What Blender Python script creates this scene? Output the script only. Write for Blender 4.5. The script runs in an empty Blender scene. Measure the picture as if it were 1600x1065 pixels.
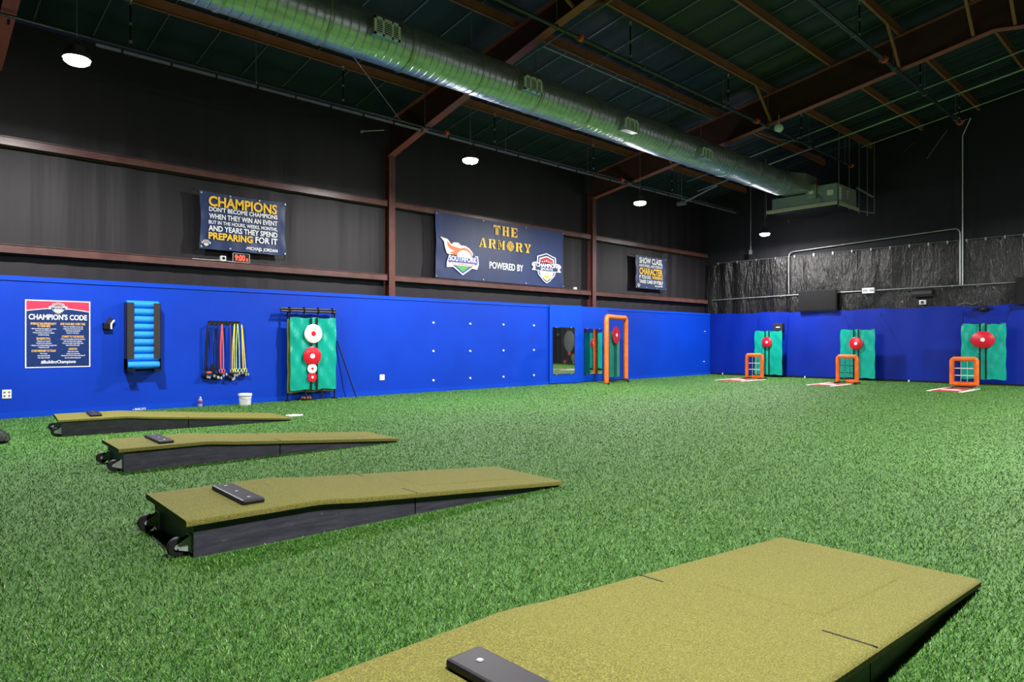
import bpy, bmesh, math, random
import numpy as np
from mathutils import Vector, Matrix
random.seed(7)
rng = np.random.default_rng(7)
SC = bpy.context.scene
COL = SC.collection
R = math.radians
PI = math.pi

# ---------------------------------------------------------------- camera, world, exposure
F, CX, CY, H = 1058.0, 800.0, 533.5, 1.31          # focal length in pixels of a 1600x1065 frame, horizon, eye height
AL = math.atan2(1114, 1058)
FX, FY = math.cos(AL), math.sin(AL)
cam = bpy.data.cameras.new('camera')
cam.sensor_width = 36.0
cam.lens = F / 1600 * 36.0
cam.shift_y = (CY - 532.5) / 1600
cam.clip_start = 0.05
cam_o = bpy.data.objects.new('camera', cam)
COL.objects.link(cam_o)
cam_o.location = (0, 0, H)
cam_o.rotation_euler = (PI / 2, 0, AL - PI / 2)
SC.camera = cam_o
w = bpy.data.worlds.new('world')
SC.world = w
w.use_nodes = True
w.node_tree.nodes['Background'].inputs[0].default_value = (0.02, 0.025, 0.05, 1)
w.node_tree.nodes['Background'].inputs[1].default_value = 0.2
vs = SC.view_settings
SC.display_settings.display_device = 'sRGB'
vs.view_transform = 'Standard'
vs.look = 'None'
vs.exposure = 0.0
vs.gamma = 1.0
vs.use_curve_mapping = False
SC.cycles.use_denoising = True
SC.cycles.sample_clamp_indirect = 4.0
SC.cycles.max_bounces = 10
SC.cycles.diffuse_bounces = 5
LAMP_W = 560.0                                      # one high-bay lamp
LAMP_COL = (1.0, 0.97, 0.95)

# pixel -> world helpers (rays of the 1600x1065 frame)
def ray(u, v):
    a = u - CX
    return (FY * a + FX * F, -FX * a + FY * F, CY - v)
def onY(u, v, y):
    r = ray(u, v); t = y / r[1]
    return Vector((r[0] * t, y, H + r[2] * t))
def onX(u, v, x):
    r = ray(u, v); t = x / r[0]
    return Vector((x, r[1] * t, H + r[2] * t))
def onZ(u, v, z=0.0):
    r = ray(u, v); t = (z - H) / r[2]
    return Vector((r[0] * t, r[1] * t, z))
def onRoof(u, v, off=0.0):
    r = ray(u, v); t = (9.3 + off - H) / (r[2] + 0.171 * r[1])
    return Vector((r[0] * t, r[1] * t, H + r[2] * t))

# ---------------------------------------------------------------- mesh building
class MB:
    def __init__(s): s.v = []; s.f = []; s.sm = []
    def add(s, vs_, fs, smooth=False):
        o = len(s.v); s.v += [tuple(p) for p in vs_]; s.f += [tuple(i + o for i in f) for f in fs]; s.sm += [smooth] * len(fs); return s
    def box(s, a, b, rot=None, piv=None):
        (x0, y0, z0), (x1, y1, z1) = a, b
        p = [Vector(q) for q in ((x0,y0,z0),(x1,y0,z0),(x1,y1,z0),(x0,y1,z0),(x0,y0,z1),(x1,y0,z1),(x1,y1,z1),(x0,y1,z1))]
        if rot is not None:
            c = Vector(piv) if piv is not None else (Vector(a) + Vector(b)) / 2
            p = [rot @ (q - c) + c for q in p]
        return s.add(p, [(0,3,2,1),(4,5,6,7),(0,1,5,4),(1,2,6,5),(2,3,7,6),(3,0,4,7)])
    def cbox(s, c, d, rot=None):
        c = Vector(c); h = Vector(d) / 2
        return s.box(c - h, c + h, rot, c)
    def bar(s, p0, p1, w_, h_, up=(0, 0, 1)):
        p0, p1 = Vector(p0), Vector(p1); d = (p1 - p0).normalized(); u = Vector(up)
        if abs(d.dot(u)) > .98: u = Vector((1, 0, 0))
        a = d.cross(u).normalized(); b = a.cross(d).normalized()
        P = []
        for q in (p0, p1):
            for i, j in ((-1,-1),(1,-1),(1,1),(-1,1)): P.append(q + a * (w_ / 2 * i) + b * (h_ / 2 * j))
        return s.add(P, [(0,1,2,3),(7,6,5,4),(0,4,5,1),(1,5,6,2),(2,6,7,3),(3,7,4,0)])
    def tube(s, pts, r, n=10, caps=True, closed=False):
        pts = [Vector(p) for p in pts]; m = len(pts)
        rs = r if isinstance(r, (list, tuple)) else [r] * m
        P = []; prev = None
        for i, p in enumerate(pts):
            if closed: d = pts[(i + 1) % m] - pts[i - 1]
            else: d = pts[min(i + 1, m - 1)] - pts[max(i - 1, 0)]
            d = d.normalized()
            if prev is None:
                u = Vector((0, 0, 1)) if abs(d.z) < .9 else Vector((1, 0, 0))
                a = d.cross(u).normalized()
            else:
                a = (prev - d * prev.dot(d)).normalized()
            prev = a; b = d.cross(a)
            for k in range(n):
                t = 2 * PI * k / n
                P.append(p + (a * math.cos(t) + b * math.sin(t)) * rs[i])
        fs = []
        for i in range(m if closed else m - 1):
            j = (i + 1) % m
            for k in range(n):
                l = (k + 1) % n
                fs.append((i * n + k, i * n + l, j * n + l, j * n + k))
        s.add(P, fs, True)
        if caps and not closed:
            o = len(s.v) - len(P)
            s.f += [tuple(o + k for k in range(n))[::-1], tuple(o + (m - 1) * n + k for k in range(n))]; s.sm += [False, False]
        return s
    def cyl(s, p0, p1, r, n=16): return s.tube([p0, p1], r, n)
    def lathe(s, prof, c=(0, 0, 0), n=24, axis='z', smooth=True):
        c = Vector(c); P = []; m = len(prof)
        for r, z in prof:
            for k in range(n):
                t = 2 * PI * k / n; x, y = r * math.cos(t), r * math.sin(t)
                q = {'z': (x, y, z), 'y': (x, -z, y), 'x': (z, x, y)}[axis]
                P.append(c + Vector(q))
        fs = [(i*n+k, i*n+(k+1)%n, (i+1)*n+(k+1)%n, (i+1)*n+k) for i in range(m-1) for k in range(n)]
        s.add(P, fs, smooth); o = len(s.v) - len(P)
        if prof[0][0] > 1e-6: s.f.append(tuple(o + k for k in range(n))[::-1]); s.sm.append(False)
        if prof[-1][0] > 1e-6: s.f.append(tuple(o + (m-1)*n + k for k in range(n))); s.sm.append(False)
        return s
    def prism(s, poly, fn, d):
        """poly: 2-D points; fn maps (a, b, depth) to 3-D; extruded by d"""
        n = len(poly)
        P = [fn(a, b, 0) for a, b in poly] + [fn(a, b, d) for a, b in poly]
        return s.add(P, [tuple(range(n)), tuple(range(2*n-1, n-1, -1))] + [(i, n+i, n+(i+1)%n, (i+1)%n) for i in range(n)])
    def grid(s, fn, nu, nv, smooth=True):
        P = [fn(i / nu, j / nv) for j in range(nv + 1) for i in range(nu + 1)]
        W = nu + 1
        return s.add(P, [(j*W+i, j*W+i+1, (j+1)*W+i+1, (j+1)*W+i) for j in range(nv) for i in range(nu)], smooth)
    def sheet(s, fn, nrm, t, nu, nv):
        """thin cloth with real thickness: fn(u,v) front, offset by nrm*t at the back"""
        W = nu + 1; nrm = Vector(nrm)
        A = [Vector(fn(i / nu, j / nv)) for j in range(nv + 1) for i in range(nu + 1)]
        N = len(A); B = [p + nrm * t for p in A]
        fs = []
        for j in range(nv):
            for i in range(nu):
                q = (j*W+i, j*W+i+1, (j+1)*W+i+1, (j+1)*W+i)
                fs.append(q); fs.append(tuple(N + k for k in q[::-1]))
        rim = [i for i in range(W)] + [j*W+nu for j in range(1, nv+1)] + [nv*W+i for i in range(nu-1, -1, -1)] + [j*W for j in range(nv-1, 0, -1)]
        for k in range(len(rim)):
            a, b = rim[k], rim[(k + 1) % len(rim)]
            fs.append((a, N + a, N + b, b))
        return s.add(A + B, fs, True)
    def build(s, name, mat, parent=None, world=False, bevel=0, recalc=True, auto=True):
        me = bpy.data.meshes.new(name)
        off = Vector((0, 0, 0))
        if world and parent is not None:
            q = parent
            while q is not None: off += q.location; q = q.parent
        vv = [tuple(Vector(p) - off) for p in s.v] if off.length else s.v
        me.from_pydata(vv, [], s.f)
        me.polygons.foreach_set('use_smooth', s.sm)
        if recalc:
            bm = bmesh.new(); bm.from_mesh(me); bmesh.ops.recalc_face_normals(bm, faces=bm.faces)
            if bevel:
                es = [e for e in bm.edges if len(e.link_faces) == 2 and e.calc_face_angle(0) > R(40)]
                bmesh.ops.bevel(bm, geom=es, offset=bevel, segments=2, affect='EDGES', profile=.5, clamp_overlap=True)
            bm.to_mesh(me); bm.free()
        if any(s.sm): me.set_sharp_from_angle(angle=R(42))
        me.update()
        o = bpy.data.objects.new(name, me); COL.objects.link(o)
        if mat: me.materials.append(mat)
        if parent is not None: o.parent = parent
        return o

def tag(o, label=None, cat=None, group=None, kind=None):
    if label: o['label'] = label
    if cat: o['category'] = cat
    if group: o['group'] = group
    if kind: o['kind'] = kind
    return o
def thing(name, label, cat, loc=(0, 0, 0), rz=0.0, group=None):
    o = bpy.data.objects.new(name, None); COL.objects.link(o)
    o.empty_display_size = .1
    o.location = Vector(loc); o.rotation_euler = (0, 0, rz)
    return tag(o, label, cat, group)
def struct(mb, name, mat, **k):
    return tag(mb.build(name, mat, **k), kind='structure')
def dup(root, loc, label=None, rz=None, group=None):
    r = root.copy(); COL.objects.link(r); r.location = Vector(loc)
    if rz is not None: r.rotation_euler = (0, 0, rz)
    if label: r['label'] = label
    if group: r['group'] = group
    for ch in list(root.children):
        c = ch.copy(); COL.objects.link(c); c.parent = r
        for g in list(ch.children):
            d = g.copy(); COL.objects.link(d); d.parent = c
    return r

# ---------------------------------------------------------------- materials
def srgb(h):
    h = h.lstrip('#'); out = []
    for i in (0, 2, 4):
        c = int(h[i:i+2], 16) / 255
        out.append(c / 12.92 if c <= .04045 else ((c + .055) / 1.055) ** 2.4)
    return (*out, 1)
class NT:
    def __init__(s, name):
        s.m = bpy.data.materials.new(name); s.m.use_nodes = True; s.t = s.m.node_tree
        s.b = s.t.nodes['Principled BSDF']
    def n(s, typ, **k):
        x = s.t.nodes.new(typ)
        for a, b in k.items(): setattr(x, a, b)
        return x
    def l(s, a, b): s.t.links.new(a, b)
    def coord(s, scale=(1, 1, 1), kind='Object', rot=(0, 0, 0)):
        c = s.n('ShaderNodeTexCoord'); m = s.n('ShaderNodeMapping'); m.inputs['Scale'].default_value = scale; m.inputs['Rotation'].default_value = rot
        s.l(c.outputs[kind], m.inputs[0]); return m.outputs[0]
    def noise(s, vec, scale, detail=3, rough=.55):
        x = s.n('ShaderNodeTexNoise'); x.inputs['Scale'].default_value = scale; x.inputs['Detail'].default_value = detail; x.inputs['Roughness'].default_value = rough
        s.l(vec, x.inputs['Vector']); return x.outputs['Fac']
    def ramp(s, fac, stops):
        x = s.n('ShaderNodeValToRGB'); e = x.color_ramp.elements
        while len(e) < len(stops): e.new(.5)
        for q, (p, c) in zip(e, stops): q.position = p; q.color = c
        s.l(fac, x.inputs[0]); return x.outputs[0]
    def mix(s, fac, a, b, typ='MIX'):
        x = s.n('ShaderNodeMix', data_type='RGBA', blend_type=typ)
        for i, q in ((0, fac), (6, a), (7, b)):
            if hasattr(q, 'is_linked'): s.l(q, x.inputs[i])
            else: x.inputs[i].default_value = q
        return x.outputs[2]
    def math(s, op, a, b=None):
        x = s.n('ShaderNodeMath', operation=op)
        for i, q in enumerate((a, b)):
            if q is None: continue
            if hasattr(q, 'is_linked'): s.l(q, x.inputs[i])
            else: x.inputs[i].default_value = q
        return x.outputs[0]
    def bump(s, h, strength, dist=.01, prev=None):
        x = s.n('ShaderNodeBump'); x.inputs['Strength'].default_value = strength; x.inputs['Distance'].default_value = dist
        s.l(h, x.inputs['Height'])
        if prev is not None: s.l(prev, x.inputs['Normal'])
        s.l(x.outputs[0], s.b.inputs['Normal']); return x.outputs[0]
    def set(s, col=None, rough=None, metal=None, spec=None, coat=None):
        for k, v in (('Base Color', col), ('Roughness', rough), ('Metallic', metal), ('Specular IOR Level', spec), ('Coat Weight', coat)):
            if v is None: continue
            if hasattr(v, 'is_linked'): s.l(v, s.b.inputs[k])
            else: s.b.inputs[k].default_value = v
        return s
def plain(name, col, rough=.5, metal=0.0, spec=.5, var=.12, scale=12):
    """paint or plastic with a little uneven wear in it"""
    t = NT(name); c = srgb(col) if isinstance(col, str) else col
    v = t.coord(); n = t.noise(v, scale, 4)
    d = tuple(x * (1 - var) for x in c[:3]) + (1,); e = tuple(min(1, x * (1 + var)) for x in c[:3]) + (1,)
    t.set(t.ramp(n, [(.3, d), (.7, e)]), rough, metal, spec)
    return t.m
def emit(name, col, strength):
    t = NT(name); t.set((0, 0, 0, 1), .5)
    t.b.inputs['Emission Color'].default_value = col; t.b.inputs['Emission Strength'].default_value = strength
    return t.m

M = {}
def turf_mat():
    t = NT('artificial_turf'); v = t.coord()
    fine = t.noise(v, 120, 2, .6); mid = t.noise(v, 50, 2, .6); big = t.noise(v, .9, 3)
    k = t.math('ADD', t.math('MULTIPLY', fine, .62), t.math('MULTIPLY', mid, .38))
    c = t.ramp(k, [(.32, srgb('#2c5715')), (.45, srgb('#36651c')), (.55, srgb('#457725')), (.66, srgb('#739949'))])
    c = t.mix(t.math('MULTIPLY', big, .3), c, srgb('#356b22'), 'MIX')
    t.set(c, .62, 0, .35)
    b1 = t.bump(k, .9, .02)
    return t.m
M['turf'] = turf_mat()
def blade_mat():
    t = NT('turf_blade'); g = t.n('ShaderNodeNewGeometry'); big = t.noise(t.coord(), .9, 3)
    c = t.ramp(g.outputs['Random Per Island'], [(0, srgb('#123006')), (.5, srgb('#285710')), (.82, srgb('#4c8024')), (1, srgb('#a0bd6c'))])
    c = t.mix(t.math('MULTIPLY', big, .25), c, srgb('#356b22')); t.set(c, .45, 0, .4); return t.m
M['blade'] = blade_mat()
def olive_mat():
    t = NT('olive_turf'); v = t.coord()
    fine = t.noise(v, 380, 2, .6); mid = t.noise(v, 140, 2, .6); big = t.noise(v, 2.2, 3)
    k = t.math('ADD', t.math('MULTIPLY', fine, .6), t.math('MULTIPLY', mid, .4))
    c = t.ramp(k, [(.34, srgb('#3b3911')), (.46, srgb('#626026')), (.55, srgb('#787634')), (.66, srgb('#a5a05a'))])
    c = t.mix(t.math('MULTIPLY', big, .25), c, srgb('#656328'))
    t.set(c, .8, 0, .25); t.bump(k, .8, .008)
    return t.m
M['olive'] = olive_mat()
def blue_mat(name, a, b, vinyl=False):
    t = NT(name); v = t.coord(); n = t.noise(v, 1.1, 4); f = t.noise(v, 45, 3)
    c = t.ramp(n, [(.3, srgb(a)), (.7, srgb(b))]); t.set(c, .5, 0, .22)
    if vinyl:
        vv = t.coord((1, .9, .25)); wv = t.noise(vv, 3.2, 4, .6); bb = t.bump(wv, .25, .04); t.bump(f, .12, .004, bb)
        t.set(None, .5)
    else: t.bump(f, .08, .003)
    return t.m
M['blue'] = blue_mat('blue_wall_paint', '#0034ac', '#003ab8')
M['blue_trim'] = blue_mat('blue_trim_paint', '#003cb8', '#0042c2')
M['blue_vinyl'] = blue_mat('blue_vinyl', '#001e86', '#002492', True)
def liner_mat(name, col, rough, kind):
    t = NT(name)
    v = t.coord(); n = t.noise(v, .7, 4)
    c = srgb(col); d = tuple(x * .75 for x in c[:3]) + (1,)
    t.set(t.ramp(n, [(.3, d), (.7, c)]), rough, 0, .4)
    if kind == 'drape':                                  # black insulation facing that hangs in soft vertical folds
        vv = t.coord((1.6, 1.6, .12)); wv = t.noise(vv, 1.6, 3, .5); b = t.bump(wv, .35, .08)
        v2 = t.coord((1, 1, .05)); s2 = t.noise(v2, 9, 3, .6); t.bump(s2, .12, .012, b)
    elif kind == 'vinyl':                                # crumpled shiny sheet with a fine weave
        vv = t.coord((1, 1.4, .35)); wv = t.noise(vv, 4.2, 5, .62); b = t.bump(wv, .9, .1)
        v2 = t.coord((1, 1.3, .5)); s2 = t.noise(v2, 14, 3, .6); b2 = t.bump(s2, .35, .02, b)
    else:                                                # roof blanket, sagging across the straps
        wx = t.n('ShaderNodeTexWave', wave_type='BANDS', bands_direction='X'); wx.inputs['Scale'].default_value = .33; wx.inputs['Distortion'].default_value = 1.2; wx.inputs['Detail'].default_value = 2
        t.l(v, wx.inputs['Vector']); b = t.bump(wx.outputs['Fac'], .7, .1)
        s2 = t.noise(v, 3.5, 4, .6); t.bump(s2, .35, .05, b)
    return t.m
M['drape'] = liner_mat('black_wall_liner', '#151118', .6, 'drape')
M['vinyl'] = liner_mat('black_vinyl_sheet', '#0f0e10', .3, 'vinyl')
M['upper'] = liner_mat('flare_tinted_upper_liner', '#12121c', .7, 'drape')  # black liner with the faint blue of lamp flare put into its colour
M['roof'] = liner_mat('roof_blanket', '#1f2935', .6, 'roof')
def steel_mat(name, a, b, rough=.5):
    t = NT(name); v = t.coord(); n = t.noise(v, 4, 5); t.set(t.ramp(n, [(.3, srgb(a)), (.7, srgb(b))]), rough, 0, .4)
    t.bump(t.noise(v, 60, 2), .06, .003); return t.m
M['oxide'] = steel_mat('red_oxide_steel', '#8c4440', '#9c504a')
M['oxide_column'] = steel_mat('column_oxide_steel', '#4a2825', '#58302c')
M['oxide_web'] = steel_mat('dark_oxide_steel', '#3a1c18', '#44231d', .6)
M['purlin'] = steel_mat('brown_purlin_steel', '#8a4e3c', '#985a46')
M['girt'] = steel_mat('mauve_brown_steel', '#4c302e', '#5e403c', .32)
def duct_mat():
    t = NT('galvanized_spiral_duct'); v = t.coord((1, 1, 1)); n = t.noise(t.coord((1, 4, 4)), 3, 4)
    t.set(t.ramp(n, [(.3, srgb('#a8aeb6')), (.7, srgb('#ccd0d8'))]), .3, .85)
    x = t.n('ShaderNodeTexWave', wave_type='BANDS', bands_direction='X', wave_profile='SIN'); x.inputs['Scale'].default_value = 2.2
    t.l(v, x.inputs['Vector']); p = t.math('POWER', x.outputs['Fac'], 14.0)
    b = t.bump(p, .8, .012); t.bump(t.noise(t.coord((3, 1, 1)), 5, 3), .12, .02, b)
    rr = t.n('ShaderNodeMapRange'); rr.inputs[3].default_value = .3; rr.inputs[4].default_value = .45; t.l(n, rr.inputs[0]); t.l(rr.outputs[0], t.b.inputs['Roughness'])
    return t.m
M['duct'] = duct_mat()
M['galv'] = plain('galvanized_metal', '#a4a9a8', .4, .7)
M['zinc'] = plain('zinc_plated_steel', '#b4b8ba', .35, .3)
M['galv_dull'] = plain('dull_grey_conduit', '#8c8f90', .45, .8)
M['pipe'] = plain('dark_sprinkler_pipe', '#2d3336', .4, .3)
M['track'] = plain('light_steel_track', '#b5bab8', .35, .9)
M['orange'] = plain('orange_paint', '#d8502c', .5)
M['black'] = plain('black_paint', '#0e0e11', .55, 0, .25)
M['blackm'] = plain('matte_black_metal', '#2b2728', .45, 0)
M['rubber'] = plain('black_rubber', '#17161a', .6)
M['plate_rubber'] = plain('dark_plum_rubber', '#141118', .5, var=.25, scale=60)
M['white'] = plain('white_plastic', '#dfe0e2', .4)
M['whitem'] = plain('white_vinyl', '#e6e4e4', .4)
M['bucket'] = plain('white_bucket_plastic', '#dcdce4', .35)
M['red'] = plain('red_vinyl', '#c8142c', .3)
M['redd'] = plain('clay_red_mat', '#a5382c', .75, var=.3, scale=40)
def tarp_mat():
    t = NT('teal_vinyl_tarp'); v = t.coord(); n = t.noise(v, 2, 4)
    t.set(t.ramp(n, [(.3, srgb('#0a8f80')), (.7, srgb('#10a592'))]), .24, 0, .5)
    b = t.bump(t.noise(t.coord((1, 1, .8)), 5, 4, .6), .22, .03); t.bump(t.noise(v, 22, 3), .18, .01, b); return t.m
M['tarp'] = tarp_mat()
def foam_mat():
    t = NT('orange_padded_cover'); v = t.coord(); n = t.noise(v, 9, 4)
    t.set(t.ramp(n, [(.3, srgb('#e2601a')), (.7, srgb('#f07a2a'))]), .42, 0, .4); t.bump(t.noise(v, 14, 3, .6), .4, .02); return t.m
M['pad'] = foam_mat()
def wood_mat():
    t = NT('black_stained_plywood'); v = t.coord((1.2, 1.2, 9)); n = t.noise(v, 3, 6, .7); s2 = t.noise(t.coord(), 26, 3)
    c = t.ramp(n, [(.3, srgb('#272833')), (.7, srgb('#4a4955'))])
    sc_ = t.ramp(t.noise(t.coord((3.5, 3.5, 30)), 4, 2), [(.73, (0, 0, 0, 1)), (.76, (1, 1, 1, 1))])
    c = t.mix(sc_, c, srgb('#8f7566')); t.set(c, .5, 0, .4); t.bump(n, .12, .006); return t.m
M['ply'] = wood_mat()
M['roller'] = plain('bright_blue_foam', '#1b8cf0', .55, scale=30)
M['navy'] = None
def banner_mat(name, a, b):
    t = NT(name); n = t.noise(t.coord((1, 1, .4)), 2.2, 4)
    t.set(t.ramp(n, [(.3, srgb(a)), (.7, srgb(b))]), .5, 0, .4)
    t.bump(t.noise(t.coord((1, 1, .3)), 7, 3), .2, .02); return t.m
M['navy'] = banner_mat('navy_banner_vinyl', '#16264e', '#1c2f5c')
M['navy_sign'] = plain('navy_sign_print', '#0c2a66', .35)
M['crimson'] = plain('crimson_sign_print', '#c23355', .35)
M['ink_white'] = plain('white_ink', '#e4e6ee', .5, var=.03)
M['ink_gold'] = plain('gold_ink', '#e8b61e', .5, var=.03)
M['ink_tan'] = plain('amber_ink', '#e0b055', .5, var=.03)
M['ink_navy'] = plain('navy_ink', '#1a2550', .5, var=.03)
M['ink_red'] = plain('dark_red_ink', '#9c2b36', .5, var=.03)
M['ink_pink'] = plain('salmon_ink', '#e07a6c', .5, var=.03)
M['ink_orange'] = plain('orange_ink', '#dd6f3c', .5, var=.03)
M['ink_cream'] = plain('cream_ink', '#e6d8cf', .5, var=.03)
M['ink_green'] = plain('green_ink', '#3fa04c', .5, var=.03)
M['ink_purple'] = plain('indigo_ink', '#3b3a94', .5, var=.03)
M['led'] = emit('red_led_digits', (1, .06, .03, 1), 4.0)
M['lens'] = emit('lit_lamp_lens', (1, .97, .95, 1), 320.0)
M['glove'] = plain('brown_leather', '#6b3a2a', .6)
M['unit'] = plain('green_grey_unit_paint', '#7d8a86', .45)
M['unit_side'] = plain('grey_unit_panel', '#8d8a92', .45)
M['rail'] = plain('pale_platform_rail', '#b8b49a', .5)
M['label_paper'] = plain('pale_label', '#d9d7c4', .6)
M['mirror'] = None
def mirror_mat():
    t = NT('silvered_mirror'); n = t.noise(t.coord(), 3, 2); t.set(t.ramp(n, [(.3, (.8, .83, .83, 1)), (.7, (.84, .87, .87, 1))]), .03, 1.0); return t.m
M['mirror'] = mirror_mat()
def net_mat(name, col, cell, thick):
    t = NT(name); v = t.coord(); c = srgb(col)
    t.set(c, .7)
    sep = t.n('ShaderNodeSeparateXYZ'); t.l(v, sep.inputs[0])
    hor = t.math('ADD', sep.outputs[0], sep.outputs[1])
    def line(x): return t.math('LESS_THAN', t.math('FRACT', t.math('MULTIPLY', x, 1 / cell)), thick)
    al = t.math('MAXIMUM', line(hor), line(sep.outputs[2]))
    t.l(al, t.b.inputs['Alpha']); return t.m
M['net'] = net_mat('black_netting', '#0b0b10', .045, .11)
M['mesh_bag'] = net_mat('black_mesh_fabric', '#0c0c0e', .022, .45)
def clear_mat():
    t = NT('clear_plastic'); n = t.noise(t.coord(), 8, 2); t.set(t.ramp(n, [(.3, (.85, .9, .95, 1)), (.7, (.95, .97, 1, 1))]), .1, 0, .5)
    t.b.inputs['Transmission Weight'].default_value = .75; t.b.inputs['IOR'].default_value = 1.3; return t.m
M['clear'] = clear_mat()
for k, c in (('b_black', '#101218'), ('b_navy', '#12204a'), ('b_red', '#ff6038'), ('b_purple', '#5a3a78'), ('b_yellow', '#e8e03a'), ('b_lime', '#c9e06a'), ('b_yellow2', '#f0d832')):
    M[k] = plain('latex_' + k[2:], c, .4)

# ---------------------------------------------------------------- text
def text_mesh(body, bold=.012, spacing=1.0):
    cu = bpy.data.curves.new('t', 'FONT'); cu.body = body; cu.size = 1.0; cu.offset = bold; cu.space_character = spacing; cu.extrude = 0.0; cu.resolution_u = 3
    o = bpy.data.objects.new('t', cu); COL.objects.link(o)
    dg = bpy.context.evaluated_depsgraph_get(); dg.update()
    me = bpy.data.meshes.new_from_object(o.evaluated_get(dg))
    vs_ = [(v.co.x, v.co.y) for v in me.vertices]; fs = [tuple(p.vertices) for p in me.polygons]
    bpy.data.objects.remove(o); bpy.data.curves.remove(cu); bpy.data.meshes.remove(me)
    return vs_, fs
_cap = {}
def put_text(mb, body, a0, a1, b, cap, fn, bold=.012, lower=False):
    """letters fitted between a0 and a1 on baseline b with cap height; fn(a, b) maps to 3-D"""
    vs_, fs = text_mesh(body, bold)
    if not vs_: return
    xs = [p[0] for p in vs_]; x0, x1 = min(xs), max(xs)
    if 'H' not in _cap:
        hv, _ = text_mesh('H', 0); _cap['H'] = max(p[1] for p in hv)
    sx = (a1 - a0) / (x1 - x0); sy = cap / _cap['H']
    mb.add([fn(a0 + (x - x0) * sx, b + y * sy) for x, y in vs_], fs)
STENCIL = {
 'T': [[(0,.62),(.1,.62),(.1,.8),(.46,.8),(.46,1),(0,1)], [(.54,.8),(.9,.8),(.9,.62),(1,.62),(1,1),(.54,1)], [(.3,.0),(.47,0),(.47,.76),(.3,.76)], [(.53,0),(.7,0),(.7,.76),(.53,.76)]],
 'H': [[(0,0),(.42,0),(.42,.1),(.36,.1),(.36,.9),(.42,.9),(.42,1),(0,1),(0,.9),(.06,.9),(.06,.1),(0,.1)], [(.58,0),(1,0),(1,.1),(.94,.1),(.94,.9),(1,.9),(1,1),(.58,1),(.58,.9),(.64,.9),(.64,.1),(.58,.1)], [(.4,.43),(.6,.43),(.6,.57),(.4,.57)]],
 'E': [[(0,0),(.42,0),(.42,1),(0,1),(0,.9),(.06,.9),(.06,.1),(0,.1)], [(.48,.87),(.84,.87),(.84,.68),(.95,.68),(.95,1),(.48,1)], [(.48,0),(.95,0),(.95,.32),(.84,.32),(.84,.13),(.48,.13)], [(.48,.43),(.74,.43),(.74,.57),(.48,.57)]],
 'A': [[(0,0),(.3,0),(.3,.09),(.22,.09),(.46,.86),(.42,1),(.08,.09),(0,.09)], [(.47,1),(.68,1),(.94,.09),(1,.09),(1,0),(.56,0),(.56,.09),(.66,.09),(.5,.8)], [(.3,.24),(.54,.24),(.5,.36),(.34,.36)]],
 'R': [[(0,0),(.42,0),(.42,.1),(.36,.1),(.36,.9),(.42,.9),(.42,1),(0,1),(0,.9),(.06,.9),(.06,.1),(0,.1)], [(.46,.88),(.66,.88),(.66,.6),(.46,.6),(.46,.48),(.8,.48),(.94,.58),(.94,.88),(.82,1),(.46,1)], [(.5,.44),(.76,.44),(.9,.1),(1,.1),(1,0),(.7,0)]],
 'M': [[(0,0),(.24,0),(.24,.1),(.17,.1),(.17,.9),(0,.9),(0,1),(.3,1),(.5,.42),(.46,.2),(.2,.86),(.08,.86),(.08,.1),(0,.1)], [(.62,0),(1,0),(1,.1),(.94,.1),(.94,.9),(1,.9),(1,1),(.74,1),(.54,.4),(.52,.22),(.68,.7),(.68,.1),(.62,.1)]],
 'Y': [[(0,1),(.42,1),(.42,.9),(.36,.9),(.52,.5),(.4,.44),(.1,.9),(0,.9)], [(.6,1),(1,1),(1,.9),(.92,.9),(.66,.46),(.58,.5),(.74,.9),(.6,.9)], [(.22,0),(.78,0),(.78,.1),(.66,.1),(.66,.4),(.36,.4),(.36,.1),(.22,.1)]],
}

# ---------------------------------------------------------------- dimensions of the hall
XE, YW = 24.6, 14.3                 # blue faces of the end wall and of the long wall
YB = 14.56                          # black liner behind the girts
XB, YR = -8.0, -7.8                 # wall behind the camera, wall on the right
def zroof(y): return 9.42 - .171 * abs(y - 3.38) - .171 * 3.38 + .12       # underside of the roof blanket
def zpur(y): return 9.3 - .171 * 3.38 - .171 * abs(y - 3.38)
def zraf(y): return 7.94 - .171 * abs(y - 3.38)

NOGRASS = []                        # where mats, plates and bags keep the turf pile down
# floor
mb = MB(); mb.add([(XB, YR, 0), (XE + .5, YR, 0), (XE + .5, YB, 0), (XB, YB, 0)], [(0, 1, 2, 3)])
struct(mb, 'floor', M['turf'])
# ceiling: two slopes
mb = MB()
ys = [YR - .2, 3.38, YB + .2]
mb.add([(XB - .2, y, zroof(y)) for y in ys] + [(XE + .4, y, zroof(y)) for y in ys] + [(XB - .2, y, zroof(y) + .15) for y in ys] + [(XE + .4, y, zroof(y) + .15) for y in ys],
       [(0, 1, 4, 3), (1, 2, 5, 4), (6, 9, 10, 7), (7, 10, 11, 8), (0, 6, 7, 1), (1, 7, 8, 2), (3, 4, 10, 9), (4, 5, 11, 10), (0, 3, 9, 6), (2, 8, 11, 5)])
struct(mb, 'ceiling', M['roof'])
def gable(x0, x1):
    m_ = MB(); n = 3; pr = [(YR - .1, -.02), (YB + .1, -.02), (YB + .1, zroof(YB) + .05), (3.38, zroof(3.38) + .05), (YR - .1, zroof(YR) + .05)]
    return m_.prism(pr, lambda a, b, d: (x0 + d, a, b), x1 - x0)
struct(gable(XE + .16, XE + .3), 'wall_end', M['upper'])
struct(gable(XB - .14, XB), 'wall_back', M['upper'])
mb = MB()
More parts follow.
